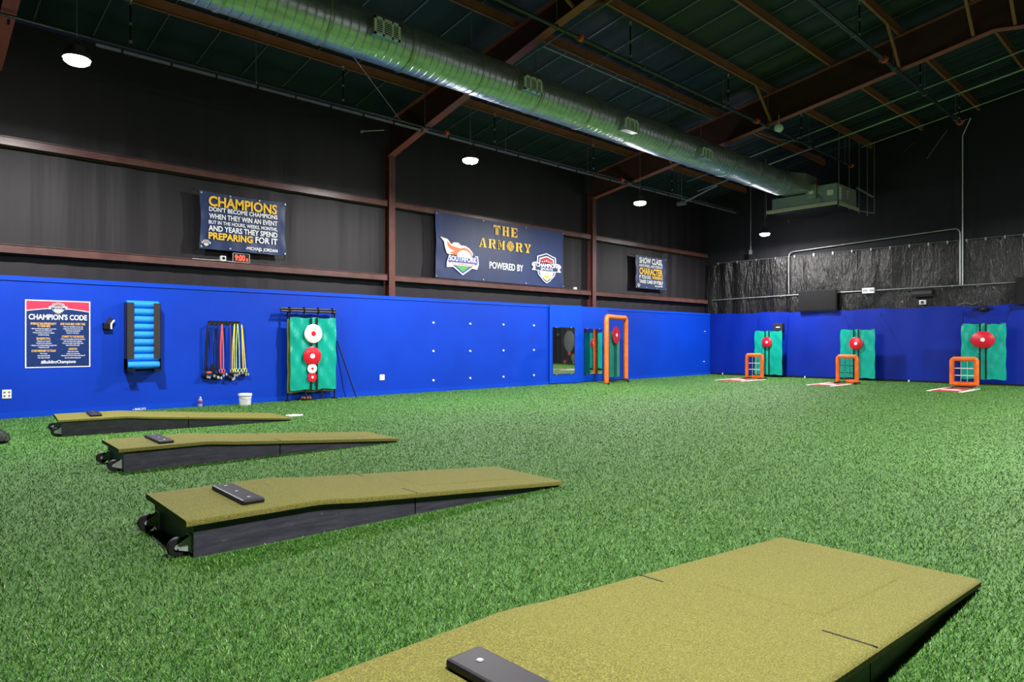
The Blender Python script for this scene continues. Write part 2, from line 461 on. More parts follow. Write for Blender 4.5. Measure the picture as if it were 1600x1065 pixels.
def drapefn(u, v):                                       # black liner of the long wall, slightly billowing between the girts
    x = XB + u * (XE + .2 - XB); z = v * 6.9
    s_ = .016 * math.sin(x * 5.1 + math.sin(x * 1.7) * 2) * math.sin(PI * min(1, max(0, (z - 2.4) / 4))) + .008 * math.sin(x * 11.3 + 1)
    return (x, YB + .03 + s_, z)
mb.sheet(drapefn, (0, 1, 0), .1, 260, 6)
struct(mb, 'wall_left', M['drape'])
mb = MB(); mb.box((XB, YR - .14, -.02), (XE + .3, YR, zroof(YR) + .1)); struct(mb, 'wall_right', M['upper'])

# blue lower wall on the left with its cap board and skirting; lower wall on the end
mb = MB(); mb.box((XB, YW, 0), (XE, YW + .05, 2.36)); struct(mb, 'wall_left_lower', M['blue'])
mb = MB(); mb.box((XB, YW - .02, 2.36), (onY(857, 480, YW).x, YW + .24, 2.44)); mb.box((onY(948, 480, YW).x, YW - .02, 2.36), (XE, YW + .24, 2.44))
mb.box((onY(857, 480, YW).x, YW, 2.36), (onY(948, 480, YW).x, YW + .24, 2.42))
struct(mb, 'trim_1', M['blue_trim'])
mb = MB(); mb.box((XB, YW - .015, 0), (XE, YW, .1)); struct(mb, 'baseboard_left', M['blue_trim'])
mb = MB()
def padfn(u, v):
    y = YR + u * (YW - YR); z = .05 + v * 2.36
    return (XE - .012 * math.sin(y * 2.1) - .01 * math.sin(y * 6.3 + z), y, z + (.02 * math.sin(y * 3.3) + .01 * math.sin(y * 9)) * (v > .99))
mb.sheet(padfn, (1, 0, 0), .08, 160, 8); struct(mb, 'wall_end_lower', M['blue_vinyl'])
mb = MB(); mb.box((XE - .02, YR, 0), (XE + .04, YW, .055)); struct(mb, 'gap_strip_end', M['black'])  # black strip added for the dark gap and netting under the padding
# crumpled black vinyl hung on a wire over the end wall
zc = [onX(1122, 411, XE + .05), onX(1600, 366, XE + .05)]
def zcur(y): return zc[0].z + (zc[1].z - zc[0].z) * (y - zc[0].y) / (zc[1].y - zc[0].y)
mb = MB()
def vinfn(u, v):
    y = YR + u * (YB - YR); zt = zcur(y) - .03; z = 2.2 + v * (zt - 2.2)
    return (XE + .08 - .025 * math.sin(y * 7 + math.sin(y * 2.3) * 2) - .02 * math.sin(y * 3.1 + z * 2.2), y, z)
mb.sheet(vinfn, (1, 0, 0), .02, 220, 14)
vc = mb.build('vinyl_curtain', M['vinyl']); tag(vc, 'shiny crumpled black vinyl sheet hung along the end wall above the blue padding', 'curtain')
# steel frame: columns, rafters, girts, purlins
COLX = [1.55, 9.5, 17.4]
for x in COLX[1:]:
    m_ = MB(); m_.box((x - .09, YB - .2, 0), (x + .09, YB - .185, zraf(YB) + .1)); m_.box((x - .005, YB - .185, 0), (x + .005, YB + .03, 6.2)); m_.box((x - .09, YB + .01, 0), (x + .09, YB + .025, 6.2))
    struct(m_, 'column', M['oxide_column'])
def rafter(x, pts):
    """tapered I-section; pts = [(y, z of bottom flange)]"""
    f = MB(); wv = MB()
    for (y0, z0), (y1, z1) in zip(pts, pts[1:]):
        f.bar((x, y0, z0), (x, y1, z1), .2, .016, up=(0, 0, 1))
        f.bar((x, y0, zpur(y0) - .01), (x, y1, zpur(y1) - .01), .2, .016)
        wv.add([(x - .006, y0, z0), (x - .006, y1, z1), (x - .006, y1, zpur(y1)), (x - .006, y0, zpur(y0)), (x + .006, y0, z0), (x + .006, y1, z1), (x + .006, y1, zpur(y1)), (x + .006, y0, zpur(y0))],
               [(0, 1, 2, 3), (7, 6, 5, 4), (0, 4, 5, 1), (3, 2, 6, 7), (0, 3, 7, 4), (1, 5, 6, 2)])
    b = struct(wv, 'roof_beam', M['oxide_web']); f.build('flange', M['oxide'], b)
    return b
rafter(17.4, [(YB - .12, zraf(YB)), (3.38, zraf(3.38)), (YR, zraf(YR))])
rafter(9.5, [(YB - .12, 5.95), (12.9, 6.34), (11.4, 6.70), (8.85, 7.31), (7.4, 7.62), (3.38, 7.94), (YR, 6.1)])
rafter(COLX[0], [(YB - .12, 5.95), (11.4, 6.70), (7.4, 7.62), (3.38, 7.94), (YR, 6.1)])
segs = [(XB, 9.5 - .11), (9.5 + .11, 17.4 - .11), (17.4 + .11, XE)]
for u0, v0 in ((0, 381), (0, 212)):
    z = onY(u0, v0, YB - .14).z
    for a, b in segs:
        m_ = MB(); m_.box((a, YB - .16, z - .15), (b, YB - .145, z)); m_.box((a, YB - .16, z - .012), (b, YB + .03, z)); m_.box((a, YB - .16, z - .15), (b, YB + .03, z - .138)); m_.box((a, YB - .16, z - .012), (b, YB - .15, z + .012))
        struct(m_, 'wall_beam', M['girt'])
PURY = [3.75, 5.2, 6.75, 8.29, 9.85, 11.35, 12.85]
for y in PURY + [2 * 3.38 - q for q in PURY]:
    z = zpur(y); m_ = MB()
    m_.box((XB, y - .035, z), (XE + .15, y + .035, z + .012)); m_.box((XB, y - .035, z), (XE + .15, y - .029, z + .19))
    struct(m_, 'ceiling_beam', M['purlin'])
# flange braces from purlin down to rafter flange
for x, d in ((17.4, -1), (17.4, 1), (9.5, 1), (9.5, -1)):
    for y in (5.2, 8.29, 11.35, 3.75, 3.01):
        if x == 9.5 and d < 0 and y > 9: continue
        zb = zraf(y) if x == 17.4 else np.interp(y, [3.38, 7.4, 8.85, 11.4, 12.9], [7.94, 7.62, 7.31, 6.7, 6.34])
        m_ = MB(); m_.bar((x + d * .9, y, zpur(y) + .02), (x + d * .06, y, zb + .05), .06, .05); struct(m_, 'beam_brace', M['purlin'])

# ---------------------------------------------------------------- lamps
def make_lamp(loc, label):
    t = thing('high_bay_lamp', label, 'lamp', loc, group='round high bay lamps')
    MB().lathe([(.06, .16), (.1, .15), (.11, .06), (.165, .045), (.175, 0), (.175, -.02), (.16, -.025)], n=32).build('housing', M['blackm'], t)
    MB().lathe([(.16, -.026), (.155, -.06), (.12, -.085), (.0, -.1)], n=32).build('lens', M['lens'], t)
    h = MB(); h.tube([(-.07, 0, .15), (-.05, 0, .24), (0, 0, .27), (.05, 0, .24), (.07, 0, .15)], .007, 8); h.build('bracket', M['blackm'], t)
    top = zroof(loc[1]) - .004 - loc[2]
    MB().tube([(0, 0, .27), (0, 0, top)], .006, 6).build('cable', M['galv_dull'], t)
    L = bpy.data.lights.new('lamp_light', 'AREA'); L.shape = 'DISK'; L.size = .31; L.energy = LAMP_W; L.color = LAMP_COL[:3]
    lo = bpy.data.objects.new('lamp_light', L); COL.objects.link(lo); lo.parent = t; lo.location = (0, 0, -.115)
    return t
for (u, v), lab in (((120, 90), 'lit round lamp hanging nearest the poster wall corner, biggest of the row'), ((735, 248), 'lit round lamp hanging above the wide armory banner'),
                    ((1000, 315), 'lit round lamp hanging above the small square banner'), ((1195, 364), 'lit round lamp hanging below the air handler by the end wall')):
    p = onY(u, v, 11.0); make_lamp((p.x, p.y, p.z), lab)
for i, x in enumerate((2.1, 9.2, 15.3, 22.4)):
    make_lamp((x, .9, 5.25), ['lit round lamp over the nearest mound', 'lit round lamp over the open turf', 'lit round lamp farther over the open turf', 'lit round lamp by the farthest red target'][i])

# ---------------------------------------------------------------- spiral duct, air handler
DY, DZ, DR = 9.6, 6.28, .38
t = thing('air_duct', 'long round galvanized spiral duct running under the roof to the air handler', 'duct', (9, DY, DZ))
m_ = MB(); m_.tube([(x, DY, DZ) for x in np.linspace(XB, 20.7, 60)], DR, 48); m_.build('duct_pipe', M['duct'], t, world=True)
for i in range(19):
    x = 9.6 + 1.52 * (i - 11)
    if x < XB or x > 20.5: continue
    m_ = MB(); m_.tube([(x - .03, DY, DZ), (x - .025, DY, DZ), (x + .025, DY, DZ), (x + .03, DY, DZ)], [DR + .001, DR + .012, DR + .012, DR + .001], 48); m_.build('duct_collar', M['galv'], t, world=True)
for u, v in ((606, 45), (834, 132), (988, 195), (1106, 240)):
    p = onY(u, v, DY - .5); m_ = MB()
    m_.box((p.x - .23, DY - .48, p.z - .13), (p.x + .23, DY - .3, p.z + .13)); b = m_.build('air_register', M['galv'], t, world=True)
    g = MB(); x0, x1, z0, z1, y = p.x - .24, p.x + .24, p.z - .14, p.z + .14, DY - .5
    for q in (((x0, z0), (x1, z0 + .035)), ((x0, z1 - .035), (x1, z1)), ((x0, z0), (x0 + .04, z1)), ((x1 - .04, z0), (x1, z1)), ((p.x - .09, z0), (p.x - .06, z1)), ((p.x + .08, z0), (p.x + .11, z1))):
        g.box((q[0][0], y, q[0][1]), (q[1][0], y + .02, q[1][1]))
    for k in range(7): g.box((x0, y + .004, z0 + .045 + k * .03), (x1, y + .012, z0 + .055 + k * .03))
    g.build('grille', M['white'], b, world=True)
    bk = MB(); bk.box((x0 + .03, y + .014, z0 + .03), (x1 - .03, y + .0195, z1 - .03)); bk.build('grille_back', M['black'], b, world=True)
for u in (628, 737, 838, 914, 984, 1000, 1044, 1095, 1140):
    x = onY(u, 100, DY).x
    m_ = MB(); m_.cyl((x, DY, DZ + DR), (x, DY, zpur(DY) + .02), .007, 6); m_.build('hanger_rod', M['galv_dull'], t, world=True)
# transition box and unit
ux0, ux1 = 22.0, 23.6
t = thing('air_handler', 'green grey air handling unit on a hung platform by the end wall', 'air handler', (22.8, 9.5, 5.56))
p_tr = onX(1308, 285, ux0); p_br = onX(1310, 319, ux0); p_bl = onX(1201, 334, ux0)
yr, yl = p_tr.y, p_bl.y; zt = p_tr.z; zb = 5.68; zm = zb + .4
m_ = MB(); m_.box((ux0, yr, zb), (ux1, yr + 1.0, zt)); b = m_.build('cabinet', M['unit'], t, world=True, bevel=.01)
m_ = MB(); m_.box((ux0 + .06, yr - .012, zb + .06), (ux1 - .06, yr - .001, zt - .05)); m_.build('side_panel', M['unit_side'], b, world=True)
for q0, q1 in (((ux0 + .12, zt - .5), (ux0 + .3, zt - .1)), ((ux0 + .75, zt - .3), (ux0 + .95, zt - .12)), ((ux0 + .8, zb + .2), (ux0 + .88, zb + .42))):
    m_ = MB(); m_.box((q0[0], yr - .02, q0[1]), (q1[0], yr - .013, q1[1])); m_.build('notice', M['label_paper'], b, world=True)
m_ = MB(); m_.box((ux0 - .02, yr + .12, zt - .36), (ux0 - .001, yr + .3, zt - .2)); m_.build('nameplate', M['label_paper'], b, world=True)
m_ = MB(); m_.box((ux0, yr + 1.0, zb), (ux1, yl - .12, zm)); m_.build('coil_box', M['unit'], t, world=True, bevel=.01)
# plenum: round duct squares off into the cabinet top
ring = lambda x, n: [(x, DY + DR * math.cos(2 * PI * k / n), DZ + DR * math.sin(2 * PI * k / n)) for k in range(n)]
m_ = MB(); n = 32; P = ring(20.7, n)
for k in range(n):
    a = 2 * PI * k / n; c, s_ = math.cos(a), math.sin(a); q = max(abs(c), abs(s_))
    P.append((21.5, DY + .46 * c / q, max(zm + .04, DZ + .36 * s_ / q)))
for k in range(n):
    a = 2 * PI * k / n; c, s_ = math.cos(a), math.sin(a); q = max(abs(c), abs(s_))
    P.append((22.35, DY + .46 * c / q, max(zm + .04, DZ + .36 * s_ / q)))
m_.add(P, [(j*n+k, j*n+(k+1) % n, (j+1)*n+(k+1) % n, (j+1)*n+k) for j in range(2) for k in range(n)] + [tuple(2*n+k for k in range(n))]); m_.build('plenum', M['galv'], t, world=True)
m_ = MB(); m_.box((ux0 - .1, yr + .62, zt - .42), (ux0, yr + .92, zt + .04)); b = m_.build('switch_box', M['unit'], t, world=True, bevel=.01)
m_ = MB(); m_.box((ux0 - .115, yr + .7, zt - .25), (ux0 - .1, yr + .84, zt - .14)); m_.build('switch_label', M['label_paper'], b, world=True)
m_ = MB(); m_.cyl((ux0 - .06, yr + .64, zt + .06), (ux0 - .06, yr + .58, zt - .02), .03, 10); m_.build('switch_knob', M['red'], b, world=True)
m_ = MB(); m_.tube([(ux0 - .05, yr + .62, zt - .3), (ux0 - .07, yr + .45, zt - .42), (ux0 - .06, yr + .5, zt - .62), (ux0 - .05, yr + .8, zt - .66), (ux0 - .04, yr + 1.0, zt - .6)], .015, 8); m_.build('flex_hose', M['galv_dull'], t, world=True)
m_ = MB(); m_.box((ux0 - .03, yr - .03, zb - .05), (ux1 + .03, yl + .03, zb)); pf = m_.build('platform', M['black'], t, world=True)
m_ = MB(); m_.box((ux0 - .07, yr - .07, zb - .07), (ux0 - .03, yl + .05, zb + .03)); m_.box((ux0 - .07, yr - .07, zb - .07), (ux1 + .05, yr - .03, zb + .03)); m_.build('platform_rail', M['rail'], pf, world=True)
for x, y in ((ux0 - .05, yr - .07), (ux0 - .05, yl + .06), (ux1 + .05, yr - .07), (ux1 + .05, yl + .06), (22.8, yr - .07)):
    m_ = MB(); m_.cyl((x, y, zb - .16), (x, y, zpur(y) + .02), .011, 8); m_.build('hanger_rod', M['galv_dull'], t, world=True)
# second hung rod frame behind it
t = thing('rod_hanger_frame', 'empty grey rod hanger frame between the air handler and the end wall', 'hanger', (24.0, 8.0, 5.3))
for u, a, b in ((1355, 240, 337), (1366, 238, 334)):
    x = 24.1 if u == 1355 else 24.3
    p, q = onX(u, a, x), onX(u, b, x); m_ = MB(); m_.cyl((p.x, p.y, zpur(p.y) + .05), q, .012, 8); m_.build('rod', M['galv_dull'], t, world=True)
p, q = onX(1338, 293, 24.0), onX(1364, 308, 24.3); m_ = MB(); m_.bar(p, q, .05, .05); m_.build('crossbar', M['galv_dull'], t, world=True)
p, q = onX(1340, 329, 24.0), onX(1366, 333, 24.3); m_ = MB(); m_.bar(p, q, .03, .03); m_.build('crossbar', M['galv_dull'], t, world=True)

# ---------------------------------------------------------------- sprinkler pipes, conduits, ceiling wires
def sprinkler(label, y, z, x0, x1, hangs, sprigs, clamps, rr=.035):
    t = thing('sprinkler_pipe', label, 'pipe', (x1, y, z), group='sprinkler pipes')
    m_ = MB(); m_.cyl((x0, y, z), (x1, y, z), rr, 12); m_.build('pipe', M['pipe'], t, world=True)
    for x in hangs:
        m_ = MB(); m_.cyl((x, y, z), (x, y, zpur(y) + .05), .007, 6); m_.tube([(x, y + rr * 1.3 * math.cos(a), z + rr * 1.3 * math.sin(a)) for a in np.linspace(0, 2 * PI, 13)[:-1]], .008, 6, closed=True)
        m_.build('hanger', M['galv_dull'], t, world=True)
    for x in sprigs:
        m_ = MB(); m_.cyl((x, y, z), (x, y, z + .75), .016, 8); s_ = m_.build('sprig', M['black'], t, world=True)
        m_ = MB()
        for h in (.08, .38, .72): m_.cyl((x, y, z + h), (x, y, z + h + .05), .024, 10)
        m_.lathe([(.012, .77), (.03, .8), (.03, .81)], (x, y, z), 10); m_.build('fitting', M['galv'], s_, world=True)
    for x in clamps:
        m_ = MB(); m_.lathe([(rr, -.04), (rr + .03, -.035), (rr + .03, .035), (rr, .04)], (x, y, z), 14, 'x'); m_.box((x - .03, y - rr - .05, z - .02), (x + .03, y + rr + .05, z + .02)); m_.build('coupling', M['orange'], t, world=True)
    return t
X = lambda u, y: onY(u, 100, y).x
sprinkler('slim dark sprinkler pipe just under the roof edge by the banner wall', 12.5, 6.17, 1.2, X(1145, 12.5), [X(u, 12.5) for u in (400, 664, 790, 918, 1060)], [X(u, 12.5) for u in (204, 536, 773, 927, 1050)], [X(698, 12.5), X(972, 12.5)], .025)
sprinkler('middle dark sprinkler pipe with orange couplings passing above the duct', 8.3, 6.98, 4.0, X(1332, 8.3), [X(u, 8.3) for u in (870, 1004, 1130, 1200, 1264, 1320)], [X(u, 8.3) for u in (985, 1138, 1252)], [X(906, 8.3), X(1182, 8.3), X(1330, 8.3)])
sprinkler('dark sprinkler pipe nearest the ridge, ending at the end wall', 5.2, 7.55, 8.0, X(1500, 5.2), [X(u, 5.2) for u in (1333, 1396, 1445, 1493)], [X(u, 5.2) for u in (1343, 1438, 1499)], [X(1381, 5.2), X(1500, 5.2)], .045)
m_ = MB(); y, z = 12.42, 6.05
m_.box((X(150, y), y - .02, z - .02), (X(1150, y), y + .02, z + .02))
tr = m_.build('curtain_track', M['track']); tag(tr, 'thin pale steel curtain track slung under the wall side sprinkler pipe', 'track')
for i, x in enumerate(np.arange(1.5, 22.5, .75)):
    c = MB(); c.box((x - .015, y - .03, z - .035), (x + .015, y + .03, z + .03)); c.build('track_clip', M['black'], tr)
# conduits across the far bay
def conduit(name, label, pts, r, mat, cat='conduit', clips=()):
    m_ = MB(); m_.tube(pts, r, 10); o = m_.build(name, mat); tag(o, label, cat)
    for p in clips: c = MB(); c.cbox(p, (.05, .05, .05)); c.build('clip', M['galv_dull'], o)
    return o
def roofline(x, y0, y1, off): return [(x, y, zpur(y) + off) for y in np.linspace(y0, y1, 12)]
conduit('ceiling_conduit', 'pale conduit across the far roof bay, nearest the deep beam', roofline(21.15, 13.2, -2, -.03), .018, M['galv'])
conduit('ceiling_conduit', 'pale thick conduit across the far roof bay, middle of three', roofline(22.5, 13.6, -2, -.03), .03, M['galv'])
conduit('ceiling_conduit', 'pale conduit across the roof closest to the end wall', roofline(24.15, 8.4, 3.6, -.03), .018, M['galv'])
conduit('ceiling_conduit', 'dark thin conduit crossing above the duct before the first beam', roofline(10.3, 13.0, 1.0, -.08), .012, M['galv_dull'])
conduit('ceiling_conduit', 'pale conduit along the purlin over the duct', [(x, 9.92, zpur(9.92) - .06) for x in (10.3, 13, 17.3)], .016, M['galv'])
conduit('ceiling_conduit', 'dark wall side conduit crossing near the lit lamps', roofline(12.2, 13.2, 9.9, -.4), .01, M['galv_dull'])
conduit('ceiling_conduit', 'broken conduit end above the duct beyond the deep beam', [(18.6, 9.5, 7.45), (19.7, 9.3, 7.4), (20.6, 9.0, 7.42), (21.2, 8.8, 7.5)], .014, M['galv_dull'])
# banding straps holding up the roof blanket
for i in range(26):
    x = 1.2 + .92 * i
    if min(abs(x - c) for c in COLX + [XE]) < .3: continue
    m_ = MB()
    for (y0, y1) in ((YB, 3.38), (3.38, YR)): m_.bar((x, y0, zroof(y0) - .03), (x, y1, zroof(y1) - .03), .02, .006)
    o = m_.build('roof_strap', M['galv_dull']); tag(o, 'thin steel banding strap stretched under the dark roof blanket', 'strap', 'banding straps under the roof')
# sway wires and small roof fittings
def wire(label, a, b, r=.006): o = MB().cyl(a, b, r, 6).build('brace_wire', M['galv_dull']); return tag(o, label, 'wire')
wire('thin slanted wire between the duct and the wall side pipe', onY(548, 83, 10.2), onY(625, 187, 12.45))
wire('short slanted wire high in the far corner, left one', onX(1408, 241, XE + .1), onX(1429, 222, XE - .3))
wire('short slanted wire high in the far corner, right one', onX(1448, 248, XE + .1), onX(1480, 203, XE - .3))
m_ = MB(); p = onY(740, 24, 11.5); m_.bar(onY(703, 73, 11.8), onY(757, 24, 10.6), .05, .03); m_.bar(onY(745, 20, 10.6), onY(780, 37, 10.6), .03, .03); o = m_.build('pipe_brace', M['galv_dull']); tag(o, 'grey sway brace above the near end of the duct', 'brace')
m_ = MB(); p = onY(1217, 200, 8.1); m_.lathe([(.0, .1), (.06, .1), (.1, .06), (.11, -.06), (.06, -.1), (.0, -.1)], p, 16, 'x'); m_.cyl((p.x, p.y, p.z), (p.x, p.y, p.z + .35), .012, 8); o = m_.build('motion_sensor', M['white']); tag(o, 'small white sensor under the deep red beam', 'sensor')
m_ = MB(); p, q = onY(565, 205, 13.4), onY(600, 203, 13.4); m_.cyl(p, q, .012, 6); m_.lathe([(.03, -.03), (.05, 0), (.03, .03)], p, 10, 'x'); o = m_.build('beam_clamp', M['galv_dull']); tag(o, 'short bare steel rod with clamp beside the first column top', 'clamp')
m_ = MB(); p = onX(1173, 308, 24.2); q = onX(1173, 394, 24.2); m_.cyl((p.x, p.y, zroof(p.y) - .004), q, .012, 8); o = m_.build('drop_cord', M['galv_dull']); tag(o, 'thin grey conduit drop ending in a small box beside the farthest lamp', 'conduit')
c = MB(); c.cbox(q, (.08, .1, .16)); c.build('outlet_box', M['galv_dull'], o)
m_ = MB(); p = onX(1065, 318, 19.0); m_.cbox(p, (.12, .3, .1)); m_.cyl(p, (p.x, p.y, zroof(p.y) - .004), .012, 6); m_.bar(p, (p.x + .3, p.y - 1.1, p.z + .45), .04, .03); o = m_.build('speaker_bracket', M['galv_dull']); tag(o, 'small grey green box on an arm beside the third lamp', 'bracket')
# end-wall conduits
def cw(u, v, x=XE + .02): return onX(u, v, x)
def bend(a, c, b, r=.18, n=6):
    a, b, c = Vector(a), Vector(b), Vector(c); d0 = (a - c).normalized(); d1 = (b - c).normalized()
    p0, p1 = c + d0 * r, c + d1 * r
    return [p0 * (1 - t) ** 2 + c * 2 * t * (1 - t) + p1 * t * t for t in np.linspace(0, 1, n)]
a, b, c_, d = cw(1232.5, 459), cw(1232.5, 394), cw(1500, 356), cw(1500.5, 444)
b.y = a.y; d.y = c_.y
conduit('wall_conduit', 'grey conduit loop rising and crossing the black end wall', [a] + bend(a, b, c_) + bend(b, c_, d) + [d], .018, M['galv'])
e, f_ = cw(1504, 445), cw(1504, 212); f_.y = e.y
g_ = Vector((24.2, e.y + .1, zpur(e.y) - .1)); f2 = Vector((XE - .15, e.y - .25, f_.z + .45))
conduit('wall_conduit', 'tall upright grey conduit on the end wall up to the roof', [e, f_] + [f2] + [Vector((24.4, e.y + .0, zpur(e.y) - .25)), g_], .02, M['galv'])
conduit('wall_conduit', 'low grey conduit running along the end wall above the blue padding', [cw(1112, 469), cw(1232, 461), cw(1600, 440), cw(1640, 437.6)], .016, M['galv'], clips=[cw(1232, 461), cw(1221, 462), cw(1500, 445), cw(1488, 446.5)])
wr = MB().cyl(cw(1118, 411.5, XE + .03), cw(1640, 362, XE + .03), .006, 6).build('curtain_wire', M['galv']); tag(wr, 'thin wire with clips holding up the black vinyl sheet', 'wire')
for u in np.linspace(1122, 1600, 17):
    p = cw(u, 411 - (u - 1122) * .0941, XE + .03); c = MB(); c.cbox((p.x, p.y, p.z - .02), (.03, .04, .09)); c.build('clip', M['galv'], wr)
def boxthing(name, label, cat, u0, v0, u1, v1, x, depth, mat, bev=.01):
    p, q = onX(u0, v0, x), onX(u1, v1, x); m_ = MB(); m_.box((x, q.y, q.z), (x + depth, p.y, p.z)); return tag(m_.build(name, mat, bevel=bev), label, cat)
o = boxthing('junction_box', 'white double junction box on the low end wall conduit', 'box', 1347, 450, 1365.6, 457.5, XE - .04, .1, M['white'])
c = MB(); p = onX(1351, 453.5, XE - .05); c.cbox(p, (.02, .12, .05)); p = onX(1361, 453, XE - .05); c.cbox(p, (.02, .1, .05)); c.build('cover', M['galv_dull'], o)
o = boxthing('junction_box', 'white square outlet box just above the blue end wall padding', 'box', 1436, 468.7, 1446, 475.3, XE - .04, .1, M['white'])
c = MB(); p = onX(1441, 472, XE - .05); c.cbox(p, (.02, .08, .08)); c.build('socket', M['blackm'], o)
o = boxthing('netted_pad', 'large black netted rectangle standing on the end wall padding left of the junction boxes', 'pad', 1248, 454.5, 1306, 484, XE - .12, .12, M['black'])
p, q = onX(1248, 454, XE - .14), onX(1307, 485, XE - .14); c = MB()
for k in range(21): y = p.y + (q.y - p.y) * k / 20; c.box((XE - .128, y - .006, q.z), (XE - .12, y + .006, p.z))
for k in range(13): z = p.z + (q.z - p.z) * k / 12; c.box((XE - .128, q.y, z - .006), (XE - .12, p.y, z + .006))
c.build('netting', M['black'], o)
o = boxthing('wall_heater', 'flat black box hanging under the end wall conduit between two junction boxes', 'box', 1424, 451.5, 1457, 463, XE - .1, .12, M['black'])
c = MB(); p = onX(1440, 457, XE - .105); c.cbox(p, (.012, .55, .1)); c.build('face', M['blackm'], o)
o = boxthing('netted_pad', 'black netted panel above the rightmost red target at the frame edge', 'pad', 1588, 434, 1640, 474, XE - .12, .12, M['black'])
c = MB(); p, q = onX(1588, 434, XE), onX(1640, 474, XE)
for k in range(12): z = p.z + (q.z - p.z) * k / 11; c.box((XE - .128, q.y, z - .006), (XE - .12, p.y, z + .006))
c.build('netting', M['black'], o)
o = boxthing('speaker_box', 'dark box with a white label above the farthest left red target', 'box', 1208.5, 505, 1222, 515.8, XE - .2, .19, M['blackm'])
c = MB(); p = onX(1215.5, 511, XE - .205); c.cbox(p, (.01, .14, .035)); c.build('label_plate', M['white'], o); o.children[0]['label'] = 'white label plate'
p = onX(1536, 482, XE - .08); m_ = MB(); m_.cbox(p, (.1, .2, .12)); m_.cbox((p.x, p.y + .2, p.z), (.08, .14, .06)); m_.cbox((p.x, p.y - .18, p.z + .01), (.08, .12, .05)); m_.cyl((p.x - .02, p.y, p.z + .06), (p.x - .02, p.y, p.z + .12), .03, 8)
o = m_.build('camera_mount', M['black']); tag(o, 'black bracketed camera at the top of the end wall padding over a red target', 'camera')
c = MB(); c.lathe([(.035, 0), (.035, .04), (.02, .05)], (p.x - .06, p.y, p.z), 12, 'x'); c.build('lens', M['blackm'], o)
# hose loop lying on the padding top
m_ = MB(); m_.tube([onX(u, v, XE - .03) for u, v in ((1500, 475.5), (1504, 473.5), (1509, 472.8), (1514, 474), (1518, 475.6), (1522, 475), (1526, 472))], .012, 8); o = m_.build('loose_cable', M['galv_dull']); tag(o, 'loose grey cable loop on the end wall padding', 'cable')

